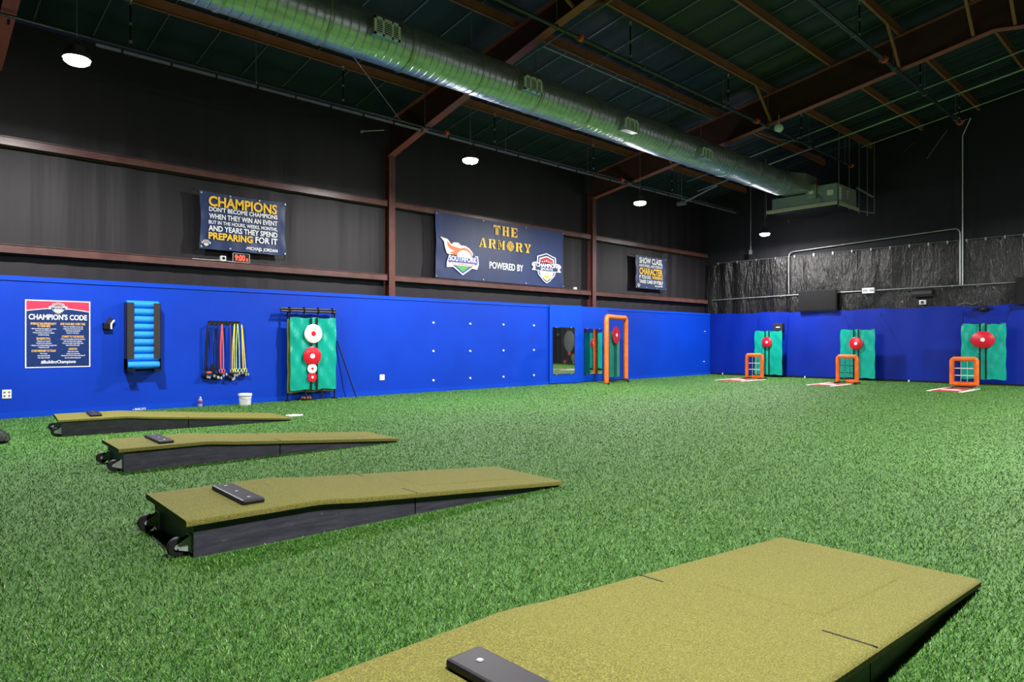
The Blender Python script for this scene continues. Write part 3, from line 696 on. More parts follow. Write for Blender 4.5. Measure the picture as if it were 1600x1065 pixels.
# ---------------------------------------------------------------- pitching mounds
def mound_top(s, L, Hh, tip):
    if s < .68: return Hh
    t_ = (s - .68) / (L - .68); e = max(0.0, min(1.0, t_ / .18)); lin = Hh + (tip - Hh) * t_
    return lin + .014 * (1 - e) * math.sin(PI * e)
def make_mound(loc, rz, L, Wd, S, label):
    Hh, tip = .212, .024
    t = thing('pitching_mound', label, 'pitching mound', loc, rz, 'portable pitching mounds')
    xs = [0] + list(np.linspace(.1, L, 44))
    # wooden sides in two lengths, back board
    for nm, y0 in (('side_board', .02), ('side_board', Wd - .045)):
        for a, b in ((0, S - .006), (S + .006, L)):
            m_ = MB(); q = [x for x in xs if a < x < b]; q = [a] + q + [b]
            poly = [(x, 0.0) for x in (a, b)] + [(x, max(.004, mound_top(x, L, Hh, tip) - .004)) for x in reversed(q)]
            m_.prism(poly, lambda aa, bb, d, y0=y0: (aa, y0 + d, bb), .025); m_.build(nm, M['ply'], t)
    m_ = MB(); m_.box((.004, .045, .0), (.03, Wd - .045, Hh - .004)); m_.build('back_board', M['ply'], t)
    # carpet deck, two pieces meeting in a fold line, rounded pile edge
    ov, th = .05, .026
    def deck(a, b, na):
        m_ = MB(); ny = 16; nx = na; A = []
        prof = [(-1.0, -.35), (-1.0, .55), (-.985, .9), (-.95, 1.0)] + [(-.95 + 1.9 * k / 10, 1.0) for k in range(1, 10)] + [(.95, 1.0), (.985, .9), (1.0, .55), (1.0, -.35)]
        W2 = Wd / 2
        for i in range(nx + 1):
            x = a + (b - a) * i / nx
            z0 = mound_top(max(0, x), L, Hh, tip)
            for py, pz in prof:
                A.append((x, W2 + py * (W2 + .012), z0 + th * pz))
        K = len(prof)
        fs = [(i*K+k, i*K+k+1, (i+1)*K+k+1, (i+1)*K+k) for i in range(nx) for k in range(K-1)] + [((i+1)*K, (i+1)*K+K-1, i*K+K-1, i*K) for i in range(nx)]
        fs += [tuple(range(K))[::-1], tuple(nx*K+k for k in range(K))]
        m_.add(A, fs, True); return m_
    deck(-ov, L + .01, 54).build('turf_deck', M['olive'], t)
    # slits where the carpet folds at the joint
    for y0, y1 in ((-.005, .2), (Wd - .13, Wd + .005)):
        m_ = MB(); z = mound_top(S, L, Hh, tip) + th
        m_.box((S - .004, y0, z - .012), (S + .004, y1, z + .0022)); m_.build('fold_slit', M['black'], t)
    # pitching plate with screws
    m_ = MB(); px, pw, pl = .34, .15, .64; y0 = Wd / 2 - pl / 2
    m_.box((px, y0, Hh + th - .003), (px + pw, y0 + pl, Hh + th + .032)); pp = m_.build('pitching_plate', M['plate_rubber'], t, bevel=.012)
    for k in range(3):
        m_ = MB(); y = y0 + pl * (.14 + .36 * k); m_.lathe([(.013, 0), (.013, .002), (.009, .0035), (.0, .003)], (px + pw * .5, y, Hh + th + .0315), 14); m_.build('screw', M['galv'], pp)
    # raised landing patch
    m_ = MB(); nx = 8
    a, b = L - 1.35, L - .3
    def fn(u, v):
        x = a + (b - a) * u; y = Wd * (.24 + .5 * v); ed = min(u, 1 - u, v, 1 - v); return (x, y, mound_top(x, L, Hh, tip) + th + (.006 if ed > .02 else -.002))
    m_.grid(fn, 40, 40); m_.build('landing_patch', M['olive'], t)
    # fixed castors on the back board
    for y in (.11, Wd - .11):
        m_ = MB(); m_.box((-.004, y - .045, .02), (.004, y + .045, .13))
        for s_ in (-1, 1):
            m_.prism([(0, .025), (0, .125), (-.085, .075), (-.092, .062), (-.085, .05)], lambda aa, bb, d, y=y, s_=s_: (aa, y + s_ * .028 + d, bb), .003)
        m_.cyl((-.07, y - .036, .062), (-.07, y + .036, .062), .008, 10)
        cb = m_.build('castor', M['zinc'], t)
        m_ = MB(); m_.lathe([(.012, -.02), (.052, -.02), (.058, -.012), (.058, .012), (.052, .02), (.012, .02)], (-.07, y, .062), 24, 'y'); m_.build('wheel', M['rubber'], cb)
    return t
make_mound((1.93, 11.02, 0), -.115, 3.15, .96, 1.6, 'olive topped pitching mound farthest back along the blue wall')
make_mound((1.855, 7.6, 0), -.05, 3.16, .84, 1.6, 'olive topped pitching mound second from the blue wall')
make_mound((1.425, 4.28, 0), -.045, 3.12, .96, 1.58, 'olive topped pitching mound third from the blue wall with castors showing')
make_mound((1.03, .91, 0), -.003, 3.23, 1.075, 1.72, 'nearest big olive topped pitching mound cut by the bottom edge')

# ---------------------------------------------------------------- long-wall fittings
def wp(u, v, d=0.0): return onY(u, v, YW - d)
def W2(u0, v0, u1, y):            # helper for text runs
    a = onY(u0, v0, y); b = onY(u1, v0, y); return a.x, b.x, a.z
def capz(u, px, y): r = ray(u, 0); return px * y / r[1]
def plane_text(parts, y):
    out = []
    for (txt, u0, u1, vb, cap, mat, bold) in parts:
        mb_ = MB(); out.append((mat, mb_)); a0, a1, z = W2(u0, vb, u1, y)
        put_text(mb_, txt, a0, a1, z, capz(u0, cap, y), lambda a, b: (a, y, b), bold)
    return out
def shield(cx_, cz, wd, y, parent, k_=.66):
    """crest: pointed shield, ribbon and letters in thin printed layers"""
    s_ = wd / 2
    def pr(poly, mat, nm, lay):
        m_ = MB(); m_.prism([(cx_ + a * s_, cz + b * s_ * k_) for a, b in poly], lambda a, b, d: (a, y - .0012 * lay + d, b), .0012); return m_.build(nm, M[mat], parent, world=True)
    sh = [(0, 1.05), (.62, .78), (.66, .0), (.55, -.55), (.2, -1.0), (0, -1.15), (-.2, -1.0), (-.55, -.55), (-.66, 0), (-.62, .78)]
    pr(sh, 'ink_white', 'crest_outline', 1); pr([(a * .91, b * .94) for a, b in sh], 'ink_navy', 'crest_field', 2)
    pr([(0, .85), (.48, .64), (.5, .22), (-.5, .22), (-.48, .64)], 'ink_white', 'crest_border', 3)
    pr([(0, .77), (.42, .58), (.44, .24), (-.44, .24), (-.42, .58)], 'ink_red', 'crest_top', 4)
    pr([(-.48, -.3), (.48, -.3), (.36, -.66), (0, -.98), (-.36, -.66)], 'ink_white', 'crest_base', 3)
    pr([(-.26, -.56), (.26, -.56), (0, -.88)], 'ink_gold', 'crest_star_field', 4)
    pr([(-1, .12), (-.86, -.04), (-.98, -.26), (-.64, -.26), (-.64, .36), (-.9, .3)], 'ink_white', 'ribbon_tail', 3); pr([(1, .12), (.86, -.04), (.98, -.26), (.64, -.26), (.64, .36), (.9, .3)], 'ink_white', 'ribbon_tail', 3)
    pr([(-.78, .3), (0, .36), (.78, .3), (.78, -.26), (0, -.3), (-.78, -.26)], 'ink_white', 'ribbon', 4)
    pr([(-.75, .27), (0, .33), (.75, .27), (.75, -.23), (0, -.27), (-.75, -.23)], 'ink_navy', 'ribbon_field', 5)
    f = lambda a, b: (a, y - .0072, b)
    m_ = MB(); put_text(m_, 'CHAMPION', cx_ - .7 * s_, cx_ + .7 * s_, cz + .02 * s_ * k_, .26 * s_ * k_, f, .02); put_text(m_, 'SPORTS', cx_ - .4 * s_, cx_ + .4 * s_, cz - .2 * s_ * k_, .16 * s_ * k_, f, .01)
    for k in (-.28, -.14, 0, .14, .28):
        r_ = .06 if k == 0 else .045; zz = cz + (.5 - abs(k) * .4) * s_ * k_; st = [(cx_ + k * s_ + (r_ if i % 2 == 0 else r_ * .42) * s_ * math.sin(i * PI / 5), zz + (r_ if i % 2 == 0 else r_ * .42) * s_ * math.cos(i * PI / 5)) for i in range(10)]
        m_.prism(st, lambda a, b, d: (a, y - .0062 + d, b), .0008)
    m_.build('crest_lettering', M['ink_white'], parent, world=True)
    m_ = MB(); put_text(m_, 'PERFORMANCE', cx_ - .36 * s_, cx_ + .36 * s_, cz - .46 * s_ * k_, .1 * s_ * k_, lambda a, b: (a, y - .0052, b), .005); m_.build('crest_small_lettering', M['ink_navy'], parent, world=True)
def banner(name, label, corners, y, sag, mat):
    P = [onY(u, v, y) for u, v in corners]            # tl tr br bl
    x0, x1 = (P[0].x + P[3].x) / 2, (P[1].x + P[2].x) / 2; zt, zb = (P[0].z + P[1].z) / 2, (P[2].z + P[3].z) / 2
    t = thing(name, label, 'banner', ((x0 + x1) / 2, y, zb))
    m_ = MB()
    def fn(u, v):
        e = 4 * u * (1 - u); d = .02 * math.sin(u * 9 + v * 3) * (1 - v) + .012 * math.sin(u * 31) * (1 - v) * sag
        side = max(0, abs(u - .5) * 2 - .86) / .14
        return (x0 + (x1 - x0) * u + (.04 * (1 if u < .5 else -1) * side * math.sin(v * PI) if sag else 0), y + .018 + d * .5 - .01 * side * math.sin(v * 14), zb + (zt - zb) * v - .03 * sag * e * (v > .5) * (2 * v - 1))
    m_.sheet(fn, (0, 1, 0), .004, 80, 40); m_.build('banner_cloth', mat, t, world=True)
    m_ = MB()
    for x in (x0 + .04, x1 - .04, (x0 * 2 + x1) / 3, (x0 + x1 * 2) / 3):
        for z in (zt - .05, zb + .04): m_.lathe([(.012, 0), (.02, .003), (.012, .006)], (x, y - .004, z), 12, 'y')
    m_.build('eyelets', M['galv'], t, world=True)
    m_ = MB()
    for x, s_ in ((x0, -1), (x1, 1)):
        for z, q in ((zt, 1), (zb, -1)): m_.tube([(x - s_ * .04, y + .01, z - q * .05), (x + s_ * .05, YB + .03, z + q * .06)], .005, 6)
    m_.build('tie_cord', M['black'], t, world=True)
    return t, x0, x1, zb, zt
YBN = YB - .2
t, x0, x1, zb, zt = banner('slogan_banner', 'navy banner about champions in gold and white letters above the clock', [(309, 295), (447.5, 316.6), (448.3, 400), (313.5, 387)], YBN, 1, M['navy'])
L_ = [('CHAMPIONS', 326.1, 433, 320.5, 14.8, 'ink_gold', .03), ("DON'T BECOME CHAMPIONS", 326.8, 433.5, 329, 6.4, 'ink_white', .02), ('WHEN THEY WIN AN EVENT', 326.8, 433.5, 340.3, 7.4, 'ink_white', .02),
      ('BUT IN THE HOURS, WEEKS, MONTHS,', 326.3, 433.5, 348.7, 5.2, 'ink_white', .015), ('AND YEARS THEY SPEND', 326, 433.5, 359.6, 8.1, 'ink_white', .02), ('PREPARING', 326, 394.8, 372.5, 10, 'ink_gold', .03), ('FOR IT', 399.3, 433.5, 379.0, 9.0, 'ink_white', .02), ('-MICHAEL JORDAN', 384, 433.5, 389.6, 4.6, 'ink_white', .015)]
for k, m_ in plane_text(L_, YBN - .004): m_.build('lettering', M[k], t, world=True)
p = onY(322, 379, YBN); shield(p.x, p.z, .19, YBN - .002, t)
t, x0, x1, zb, zt = banner('sponsor_banner', 'wide navy banner reading the armory with two emblems between the columns', [(680.5, 328), (881, 363.6), (881.5, 449), (680, 433.5)], YBN, .6, M['navy'])
yb = YBN - .004
def stencil(word, u0, u1, vb, cap):
    gold = MB()
    a0, a1, z = W2(u0, vb, u1, yb); n = len(word); c = capz(u0, cap, yb); pitch = (a1 - a0) / (n - .22)
    for i, ch in enumerate(word):
        xx = a0 + pitch * i; wd = pitch * .78
        if ch == 'O':
            cxx, czz, r_ = xx + wd / 2, z + c / 2, c * .52
            m0 = [(cxx + r_ * math.cos(a), czz + r_ * math.sin(a)) for a in np.linspace(0, 2 * PI, 33)[:-1]]; m1 = [(cxx + r_ * .8 * math.cos(a), czz + r_ * .8 * math.sin(a)) for a in np.linspace(0, 2 * PI, 33)[:-1]]
            gold.add([(a, yb, b) for a, b in m0 + m1], [(k, (k + 1) % 32, 32 + (k + 1) % 32, 32 + k) for k in range(32)])
            m0 = [(cxx + r_ * .62 * math.cos(a), czz + r_ * .62 * math.sin(a)) for a in np.linspace(0, 2 * PI, 33)[:-1]]; m1 = [(cxx + r_ * .42 * math.cos(a), czz + r_ * .42 * math.sin(a)) for a in np.linspace(0, 2 * PI, 33)[:-1]]
            gold.add([(a, yb, b) for a, b in m0 + m1], [(k, (k + 1) % 32, 32 + (k + 1) % 32, 32 + k) for k in range(32)])
            for dx, dz in ((1, 0), (-1, 0), (0, 1), (0, -1)):
                gold.add([(cxx + dx * r_ * q + dz * r_ * e * .07, yb - .0005, czz + dz * r_ * q + dx * r_ * e * .07) for q, e in ((.45, -1), (1.15, -1), (1.15, 1), (.45, 1))], [(0, 1, 2, 3)])
            for s_ in (1, -1):
                gold.add([(cxx + r_ * q * .25 - r_ * e * .05, yb - .0005, czz + s_ * r_ * q * .25 + s_ * r_ * e * .05) for q, e in ((-1, -1), (1, -1), (1, 1), (-1, 1))], [(0, 1, 2, 3)])
            continue
        for poly in STENCIL[ch]:
            gold.add([(xx + a * wd, yb, z + b * c) for a, b in poly], [tuple(range(len(poly)))])
    gold.build('stencil_lettering', M['ink_gold'], t, world=True)
stencil('THE', 771, 808.8, 366, 15); stencil('ARMORY', 748.5, 829.5, 385.3, 14.5)
m_ = MB(); a0, a1, z = W2(764.8, 418.6, 817.5, yb); put_text(m_, 'POWERED BY', a0, a1, z, capz(765, 10, yb), lambda a, b: (a, yb, b), .02); m_.build('lettering', M['ink_white'], t, world=True)
p = onY(854, 418, YBN); shield(p.x, p.z, 1.33, YBN - .003, t, .63)
# flaming ball and home-plate emblem
ux_, uz_ = .0153, .0104; cx_ = onY(688, 408, YBN).x + 50 * ux_; cz = onY(724, 430, YBN).z + 42 * uz_
def em(poly, mat, nm, lay):
    m_ = MB(); m_.prism([(cx_ + a * ux_, cz + b * uz_) for a, b in poly], lambda a, b, d: (a, YBN - .003 - .0014 * lay + d, b), .0014); return m_.build(nm, M[mat], t, world=True)
arc = lambda r_, a0, a1, n=14, ox=0, oz=0: [(ox + r_ * math.cos(a), oz + r_ * math.sin(a)) for a in np.linspace(a0, a1, n)]
em([(-36, -12), (-30, 12), (36, 12), (38, -10), (34, -24), (22, -22), (0, -42), (-22, -22), (-36, -24)], 'ink_white', 'emblem_outline', 1)
em([(-33, -9), (-30, 10), (34, 10), (35, -9), (20, -20), (0, -38), (-20, -20)], 'ink_purple', 'emblem_field', 2)
em([(-17, -17), (17, -17), (0, -33)], 'ink_green', 'emblem_diamond', 3)
em(arc(25, 0, PI * .92, 18, 4, 9), 'ink_purple', 'emblem_rim', 1)
em([(22, 8), (24, 18), (16, 30), (6, 36), (-4, 36), (-10, 42), (-20, 42), (-26, 36), (-34, 48), (-50, 52), (-42, 40), (-40, 26), (-36, 12), (-24, 6)], 'ink_cream', 'emblem_flame', 2)
em([(20, 8), (22, 16), (14, 27), (4, 31), (-6, 28), (-16, 30), (-26, 32), (-36, 44), (-34, 30), (-26, 22), (-18, 20), (-30, 14), (-20, 10)], 'ink_orange', 'emblem_flame', 3)
em(arc(16, -.2, PI + .2, 18, 3, 8), 'ink_white', 'emblem_ball', 4)
em([(-28, -10), (28, -10), (26, -17), (-26, -17)], 'ink_white', 'emblem_ribbon', 4)
em([(-25, -11), (25, -11), (23.5, -16), (-23.5, -16)], 'ink_pink', 'emblem_strip', 5)
m_ = MB(); put_text(m_, 'SOUTHFORK', cx_ - 31 * ux_, cx_ + 33 * ux_, cz - 6 * uz_, 13 * uz_, lambda a, b: (a, YBN - .0095, b), .025); put_text(m_, 'BASEBALL ACADEMY', cx_ - 22 * ux_, cx_ + 22 * ux_, cz - 15 * uz_, 3 * uz_, lambda a, b: (a, YBN - .0115, b), .01); m_.build('emblem_lettering', M['ink_white'], t, world=True)
t, x0, x1, zb, zt = banner('small_slogan_banner', 'small square navy banner about class and character near the far corner', [(992.8, 397.6), (1041, 404), (1041.6, 453), (994, 450)], YBN, .6, M['navy'])
L_ = [('SHOW CLASS,', 999, 1035, 410, 8.3, 'ink_white', .03), ('HAVE PRIDE, AND DISPLAY', 999, 1035.2, 415.8, 4, 'ink_white', .015), ('CHARACTER', 999, 1035.3, 427.3, 9.4, 'ink_gold', .03), ('IF YOU DO,', 999, 1017.5, 434.2, 5.2, 'ink_white', .02), ('WINNING', 1019, 1035.5, 436.2, 5.2, 'ink_gold', .02), ('TAKES CARE OF ITSELF', 999, 1035.8, 441.3, 5, 'ink_white', .02), ('-PAUL BRYANT', 1023, 1035.8, 448, 2.6, 'ink_white', .01)]
for k, m_ in plane_text(L_, YBN - .004): m_.build('lettering', M[k], t, world=True)
p = onY(997.8, 445, YBN); shield(p.x, p.z, .2, YBN - .002, t)

# code poster
P = [wp(*q, .006) for q in ((39, 467.5), (141.2, 471), (141, 573), (39.3, 574.6))]
x0, x1 = (P[0].x + P[3].x) / 2, (P[1].x + P[2].x) / 2; zt, zb = (P[0].z + P[1].z) / 2, (P[2].z + P[3].z) / 2
t = thing('code_poster', "square navy and crimson poster headed champion's code on the blue wall", 'poster', ((x0 + x1) / 2, YW - .006, zb))
y = YW - .006
m_ = MB(); m_.box((x0, y, zb), (x1, YW - .002, zt)); m_.build('poster_board', M['whitem'], t, world=True)
m_ = MB(); m_.box((x0 + .018, y - .0012, zb + .018), (x1 - .018, y, zt - .018)); m_.build('navy_field', M['navy_sign'], t, world=True)
zr = zt - .145 * (zt - zb); wd = x1 - x0
ar = [(x0 + .018 + (wd - .036) * k / 20, zr + .05 * math.sin(PI * k / 20) - .012) for k in range(21)]
m_ = MB(); m_.prism(ar + [(x1 - .018, zt - .018), (x0 + .018, zt - .018)], lambda a, b, d: (a, y - .0032 + d, b), .0012); m_.build('crimson_band', M['crimson'], t, world=True)
m_ = MB(); m_.prism([(a, b - .014) for a, b in ar] + ar[::-1], lambda a, b, d: (a, y - .0036 + d, b), .0012); m_.build('white_line', M['whitem'], t, world=True)
p = wp(91, 481, .01); shield(p.x, p.z, .29, y - .004, t, .64)
K = 7.607
def L2(txt, a, b, base, cap, mat, bold): return (txt, 20 + a / K, 20 + b / K, 450 + base / K, cap / K, mat, bold)
L_ = [L2("CHAMPION'S CODE", 188, 882, 368, 60, 'ink_white', .025), L2('EMBRACE THE OPPORTUNITY', 212, 518, 432, 25, 'ink_tan', .03), L2('TO TRAIN HERE', 290, 445, 462, 25, 'ink_tan', .03),
 L2('• We have limited time together to improve,', 215, 518, 487, 15, 'ink_white', .012), L2('make the most of that time!', 268, 465, 511, 15, 'ink_white', .012), L2('• We are training to perform in a game,', 235, 495, 535, 15, 'ink_white', .012), L2('not just practicing.', 300, 433, 560, 15, 'ink_white', .012),
 L2('BE RESPECTFUL', 283, 448, 612, 25, 'ink_tan', .03), L2('• Respect your coaches', 283, 448, 637, 15, 'ink_white', .012), L2('• Respect your teammates', 275, 460, 661, 15, 'ink_white', .012), L2('• Respect the training facility & equipment', 215, 522, 686, 15, 'ink_white', .012), L2('• Respect yourself', 300, 433, 710, 15, 'ink_white', .012),
 L2('COME PREPARED TO TRAIN', 222, 510, 758, 25, 'ink_tan', .03), L2('• Be on time', 320, 410, 784, 15, 'ink_white', .012), L2('• Be ready physically', 290, 442, 809, 15, 'ink_white', .012), L2('• Be ready mentally', 295, 440, 834, 15, 'ink_white', .012),
 L2('GIVE YOUR BEST, EVERY TIME', 565, 860, 437, 25, 'ink_tan', .03), L2('• Give your best effort on every rep', 595, 832, 464, 15, 'ink_white', .012), L2('• Apply your best attitude every day', 595, 835, 488, 15, 'ink_white', .012), L2('• Be the best teammate for', 625, 805, 513, 15, 'ink_white', .012), L2('everyone in the group', 640, 785, 537, 15, 'ink_white', .012),
 L2('COMMIT TO THE PROCESS', 583, 845, 588, 25, 'ink_tan', .03), L2('• There are no backup, small improvements', 565, 860, 612, 15, 'ink_white', .012), L2('over time done, that is big gains', 605, 820, 636, 15, 'ink_white', .012), L2('• It is not enough to get things done,', 585, 840, 660, 15, 'ink_white', .012), L2('they must be done right', 630, 795, 684, 15, 'ink_white', .012),
 L2('HAVE FUN', 665, 765, 735, 25, 'ink_tan', .03), L2('• Enjoy the process', 648, 780, 760, 15, 'ink_white', .012), L2('• Enjoy your teammates', 635, 798, 785, 15, 'ink_white', .012), L2('• Having fun is not the same as goofing off,', 570, 860, 808, 15, 'ink_white', .012), L2('have fun while working hard!', 620, 808, 834, 15, 'ink_white', .012),
 L2('#BuildingChampions', 335, 748, 895, 36, 'ink_white', .02)]
for k, m_ in plane_text(L_, y - .0025): m_.build('lettering', M[k], t, world=True)

# clock and little camera on the lower girt
zg = onY(0, 381, YB - .14).z + .012
p = onY(377, 405, YB - .13); t = thing('wall_clock', 'red digital clock reading nine sitting on the lower wall beam', 'clock', (p.x, p.y, zg))
q0, q1 = onY(363.3, 400, p.y).x, onY(390.2, 400, p.y).x; ch = .2
m_ = MB(); m_.box((q0, p.y, zg), (q1, p.y + .06, zg + ch)); m_.build('clock_case', M['black'], t, world=True, bevel=.006)
m_ = MB(); put_text(m_, '9:00', q0 + .05, q0 + (q1 - q0) * .72, zg + .04, .12, lambda a, b: (a, p.y - .003, b), .02); put_text(m_, '25', q0 + (q1 - q0) * .77, q1 - .035, zg + .04, .055, lambda a, b: (a, p.y - .003, b), .02); m_.build('clock_digits', M['led'], t, world=True)
m_ = MB(); w_ = .012
for a, b in (((q0, zg), (q1, zg + w_)), ((q0, zg + ch - w_), (q1, zg + ch)), ((q0, zg), (q0 + w_, zg + ch)), ((q1 - w_, zg), (q1, zg + ch))): m_.box((a[0], p.y - .005, a[1]), (b[0], p.y, b[1]))
m_.build('clock_rim', M['galv'], t, world=True)
p = onY(348.5, 404, YB - .14); t = thing('web_camera', 'small white camera sitting on the lower wall beam beside the clock', 'camera', (p.x, p.y, zg))
m_ = MB(); m_.box((p.x - .055, p.y - .03, zg), (p.x + .055, p.y + .05, zg + .11)); m_.build('camera_body', M['white'], t, world=True, bevel=.012)
m_ = MB(); m_.lathe([(.03, 0), (.03, .012), (.022, .016), (.0, .014)], (p.x, p.y - .03, zg + .06), 16, 'y'); m_.build('camera_lens', M['black'], t, world=True)
m_ = MB(); m_.tube([(p.x + .05, p.y + .02, zg + .03), (p.x + .12, p.y, zg + .008), (p.x + .25, p.y + .01, zg + .007)], .005, 6); m_.tube([(p.x - .05, p.y + .02, zg + .02), (p.x - .25, p.y + .02, zg + .007), (p.x - .6, p.y + .02, zg + .007)], .005, 6); m_.build('camera_cord', M['white'], t, world=True)
p = onY(899, 450, YB - .14); m_ = MB(); m_.box((p.x - .06, p.y - .02, zg), (p.x + .06, p.y + .05, zg + .07)); o = m_.build('small_box', M['white'], bevel=.01); tag(o, 'small white box sitting on the lower wall beam right of the armory banner', 'box')

# outlets
def outlet(u0, v0, u1, v1, label, n):
    a, b = wp(u0, v0, .012), wp(u1, v1, .012); t = thing('wall_outlet', label, 'outlet', ((a.x + b.x) / 2, YW - .006, b.z), group='white wall outlets')
    m_ = MB(); m_.box((a.x, YW - .012, b.z), (b.x, YW, a.z)); m_.build('plate', M['white'], t, world=True, bevel=.003)
    for k in range(n):
        x = a.x + (b.x - a.x) * (k + .5) / n
        for z in (b.z + (a.z - b.z) * .3, b.z + (a.z - b.z) * .7): m_ = MB(); m_.box((x - .014, YW - .0135, z - .016), (x + .014, YW - .012, z + .016)); m_.build('socket', M['galv_dull'] if n > 1 else M['whitem'], t, world=True)
outlet(3.3, 609, 18, 622, 'white double outlet plate low on the blue wall under the poster side', 2)
outlet(593.5, 585, 601, 593.5, 'white outlet plate on the blue wall right of the teal target rig', 1)
outlet(899.3, 572.5, 904, 579.5, 'white outlet plate between the two mirrors', 1)
# anchors
us = [677, 734.5, 786.5, 834]; va = [504, 505.7, 507, 508.3]; vb = [548.4, 548.2, 547.4, 546.7]; vcc = [594, 590.5, 588.5, 586]
for r_, vv in enumerate((va, vb, vcc)):
    for c in range(4):
        p = wp(us[c], vv[c]); m_ = MB(); m_.lathe([(.02, 0), (.032, .002), (.03, .012), (.018, .02), (.0, .02)], p, 14, 'y'); m_.cyl((p.x - .012, p.y - .02, p.z), (p.x + .012, p.y - .035, p.z - .02), .007, 8)
        o = m_.build('wall_anchor', M['white']); tag(o, 'small white wall anchor, %s row, %s column of the blue wall grid' % (('top', 'middle', 'bottom')[r_], ('first', 'second', 'third', 'fourth')[c]), 'anchor', 'white anchors in a grid on the blue wall')
# radar holder
p = wp(168, 508.5); t = thing('device_holder', 'black device holder with a white arm on the blue wall beside the poster', 'holder', p)
m_ = MB(); m_.box((p.x - .085, YW - .09, p.z - .07), (p.x + .03, YW, p.z + .055)); m_.build('holder_body', M['black'], t, world=True, bevel=.012)
m_ = MB(); m_.tube([(p.x + .045, YW - .075, p.z - .065), (p.x + .045, YW - .075, p.z + .03), (p.x + .1, YW - .05, p.z + .1)], .017, 8); m_.build('holder_arm', M['white'], t, world=True)
m_ = MB(); m_.bar((p.x, YW - .05, p.z + .04), (p.x + .05, YW - .03, p.z + .14), .05, .05); m_.build('holder_clip', M['blackm'], t, world=True)
p = wp(209, 639.5); m_ = MB(); tx = thing('floor_tag', 'strip of small white lettering low on the blue wall behind the farthest mound', 'tag', (p.x, YW - .016, p.z))
a0, a1, z = W2(207.5, 641.3, 228, YW - .018); m_.box((a0 - .02, YW - .018, z - .012), (a1 + .02, YW - .014, z + .055)); m_.build('tag_strip', M['blue_trim'], tx, world=True)
m_ = MB(); put_text(m_, '• JWS-712', a0, a1, z, .042, lambda a, b: (a, YW - .0185, b), .03); m_.build('lettering', M['ink_white'], tx, world=True)

# foam roller rack
D = .2
a, b = wp(198, 472, D), wp(251, 472, D); zt_, zb_ = a.z, wp(225, 560, D).z
x0, x1 = a.x, b.x
t = thing('roller_rack', 'black upright rack on the blue wall holding blue foam rollers', 'rack', ((x0 + x1) / 2, YW, zb_))
for s_, xa, xb in ((1, x0, x0 + .125), (-1, x1 - .12, x1)):
    m_ = MB(); m_.box((xa, YW - D, zb_), (xb, YW - D + .006, zt_)); xo = xa if s_ > 0 else xb - .006
    m_.box((xo, YW - D, zb_ - (.2 if True else 0)), (xo + .006, YW - .004, zt_)); m_.build('side_channel', M['blackm'], t, world=True)
zc_ = wp(225, 574, .15).z
for xa, xb in ((x0, x0 + .13), (x1 - .13, x1)):
    m_ = MB(); m_.box((xa, YW - D - .06, zc_ - .06), (xb, YW - .004, zc_ - .05)); m_.box((xa, YW - D - .066, zc_ - .06), (xb, YW - D - .06, zc_ - .02)); m_.box((xa if xa == x0 else xb - .006, YW - D - .04, zc_ - .06), ((xa if xa == x0 else xb - .006) + .006, YW - .004, zb_)); m_.build('cradle', M['black'], t, world=True)
m_ = MB(); m_.box((x0, YW - .006, zc_ - .06), (x1, YW - .002, zt_)); m_.build('back_plate', M['black'], t, world=True)
rl = None; ztop = wp(225, 475.5, .12).z; zbot = wp(225, 570, .14).z; xm = (x0 + x1) / 2; L = x1 - x0 - .03
NR = 9; pitch = (ztop - zbot) / (NR - 1)
ordn = ['lowest, lying in the cradle', 'second from the bottom', 'third from the bottom', 'fourth from the bottom', 'fifth from the bottom, the middle one', 'fourth from the top', 'third from the top', 'second from the top', 'topmost, rising out of the rack']
for k in range(NR):
    z = zbot + pitch * k; lab = 'bright blue foam roller in the wall rack, ' + ordn[k]; yy = YW - .105 - (.05 if k == 0 else .02 if k == 1 else 0)
    if rl is None:
        rr = pitch * .487
        m_ = MB(); m_.lathe([(.03, -L / 2), (rr - .006, -L / 2), (rr, -L / 2 + .006), (rr, L / 2 - .006), (rr - .006, L / 2), (.03, L / 2)], (0, 0, 0), 32, 'x'); rl = m_.build('foam_roller', M['roller']); tag(rl, lab, 'foam roller', 'foam rollers in the rack'); rl.location = (xm, yy, z)
    else: dup(rl, (xm, yy, z), lab)

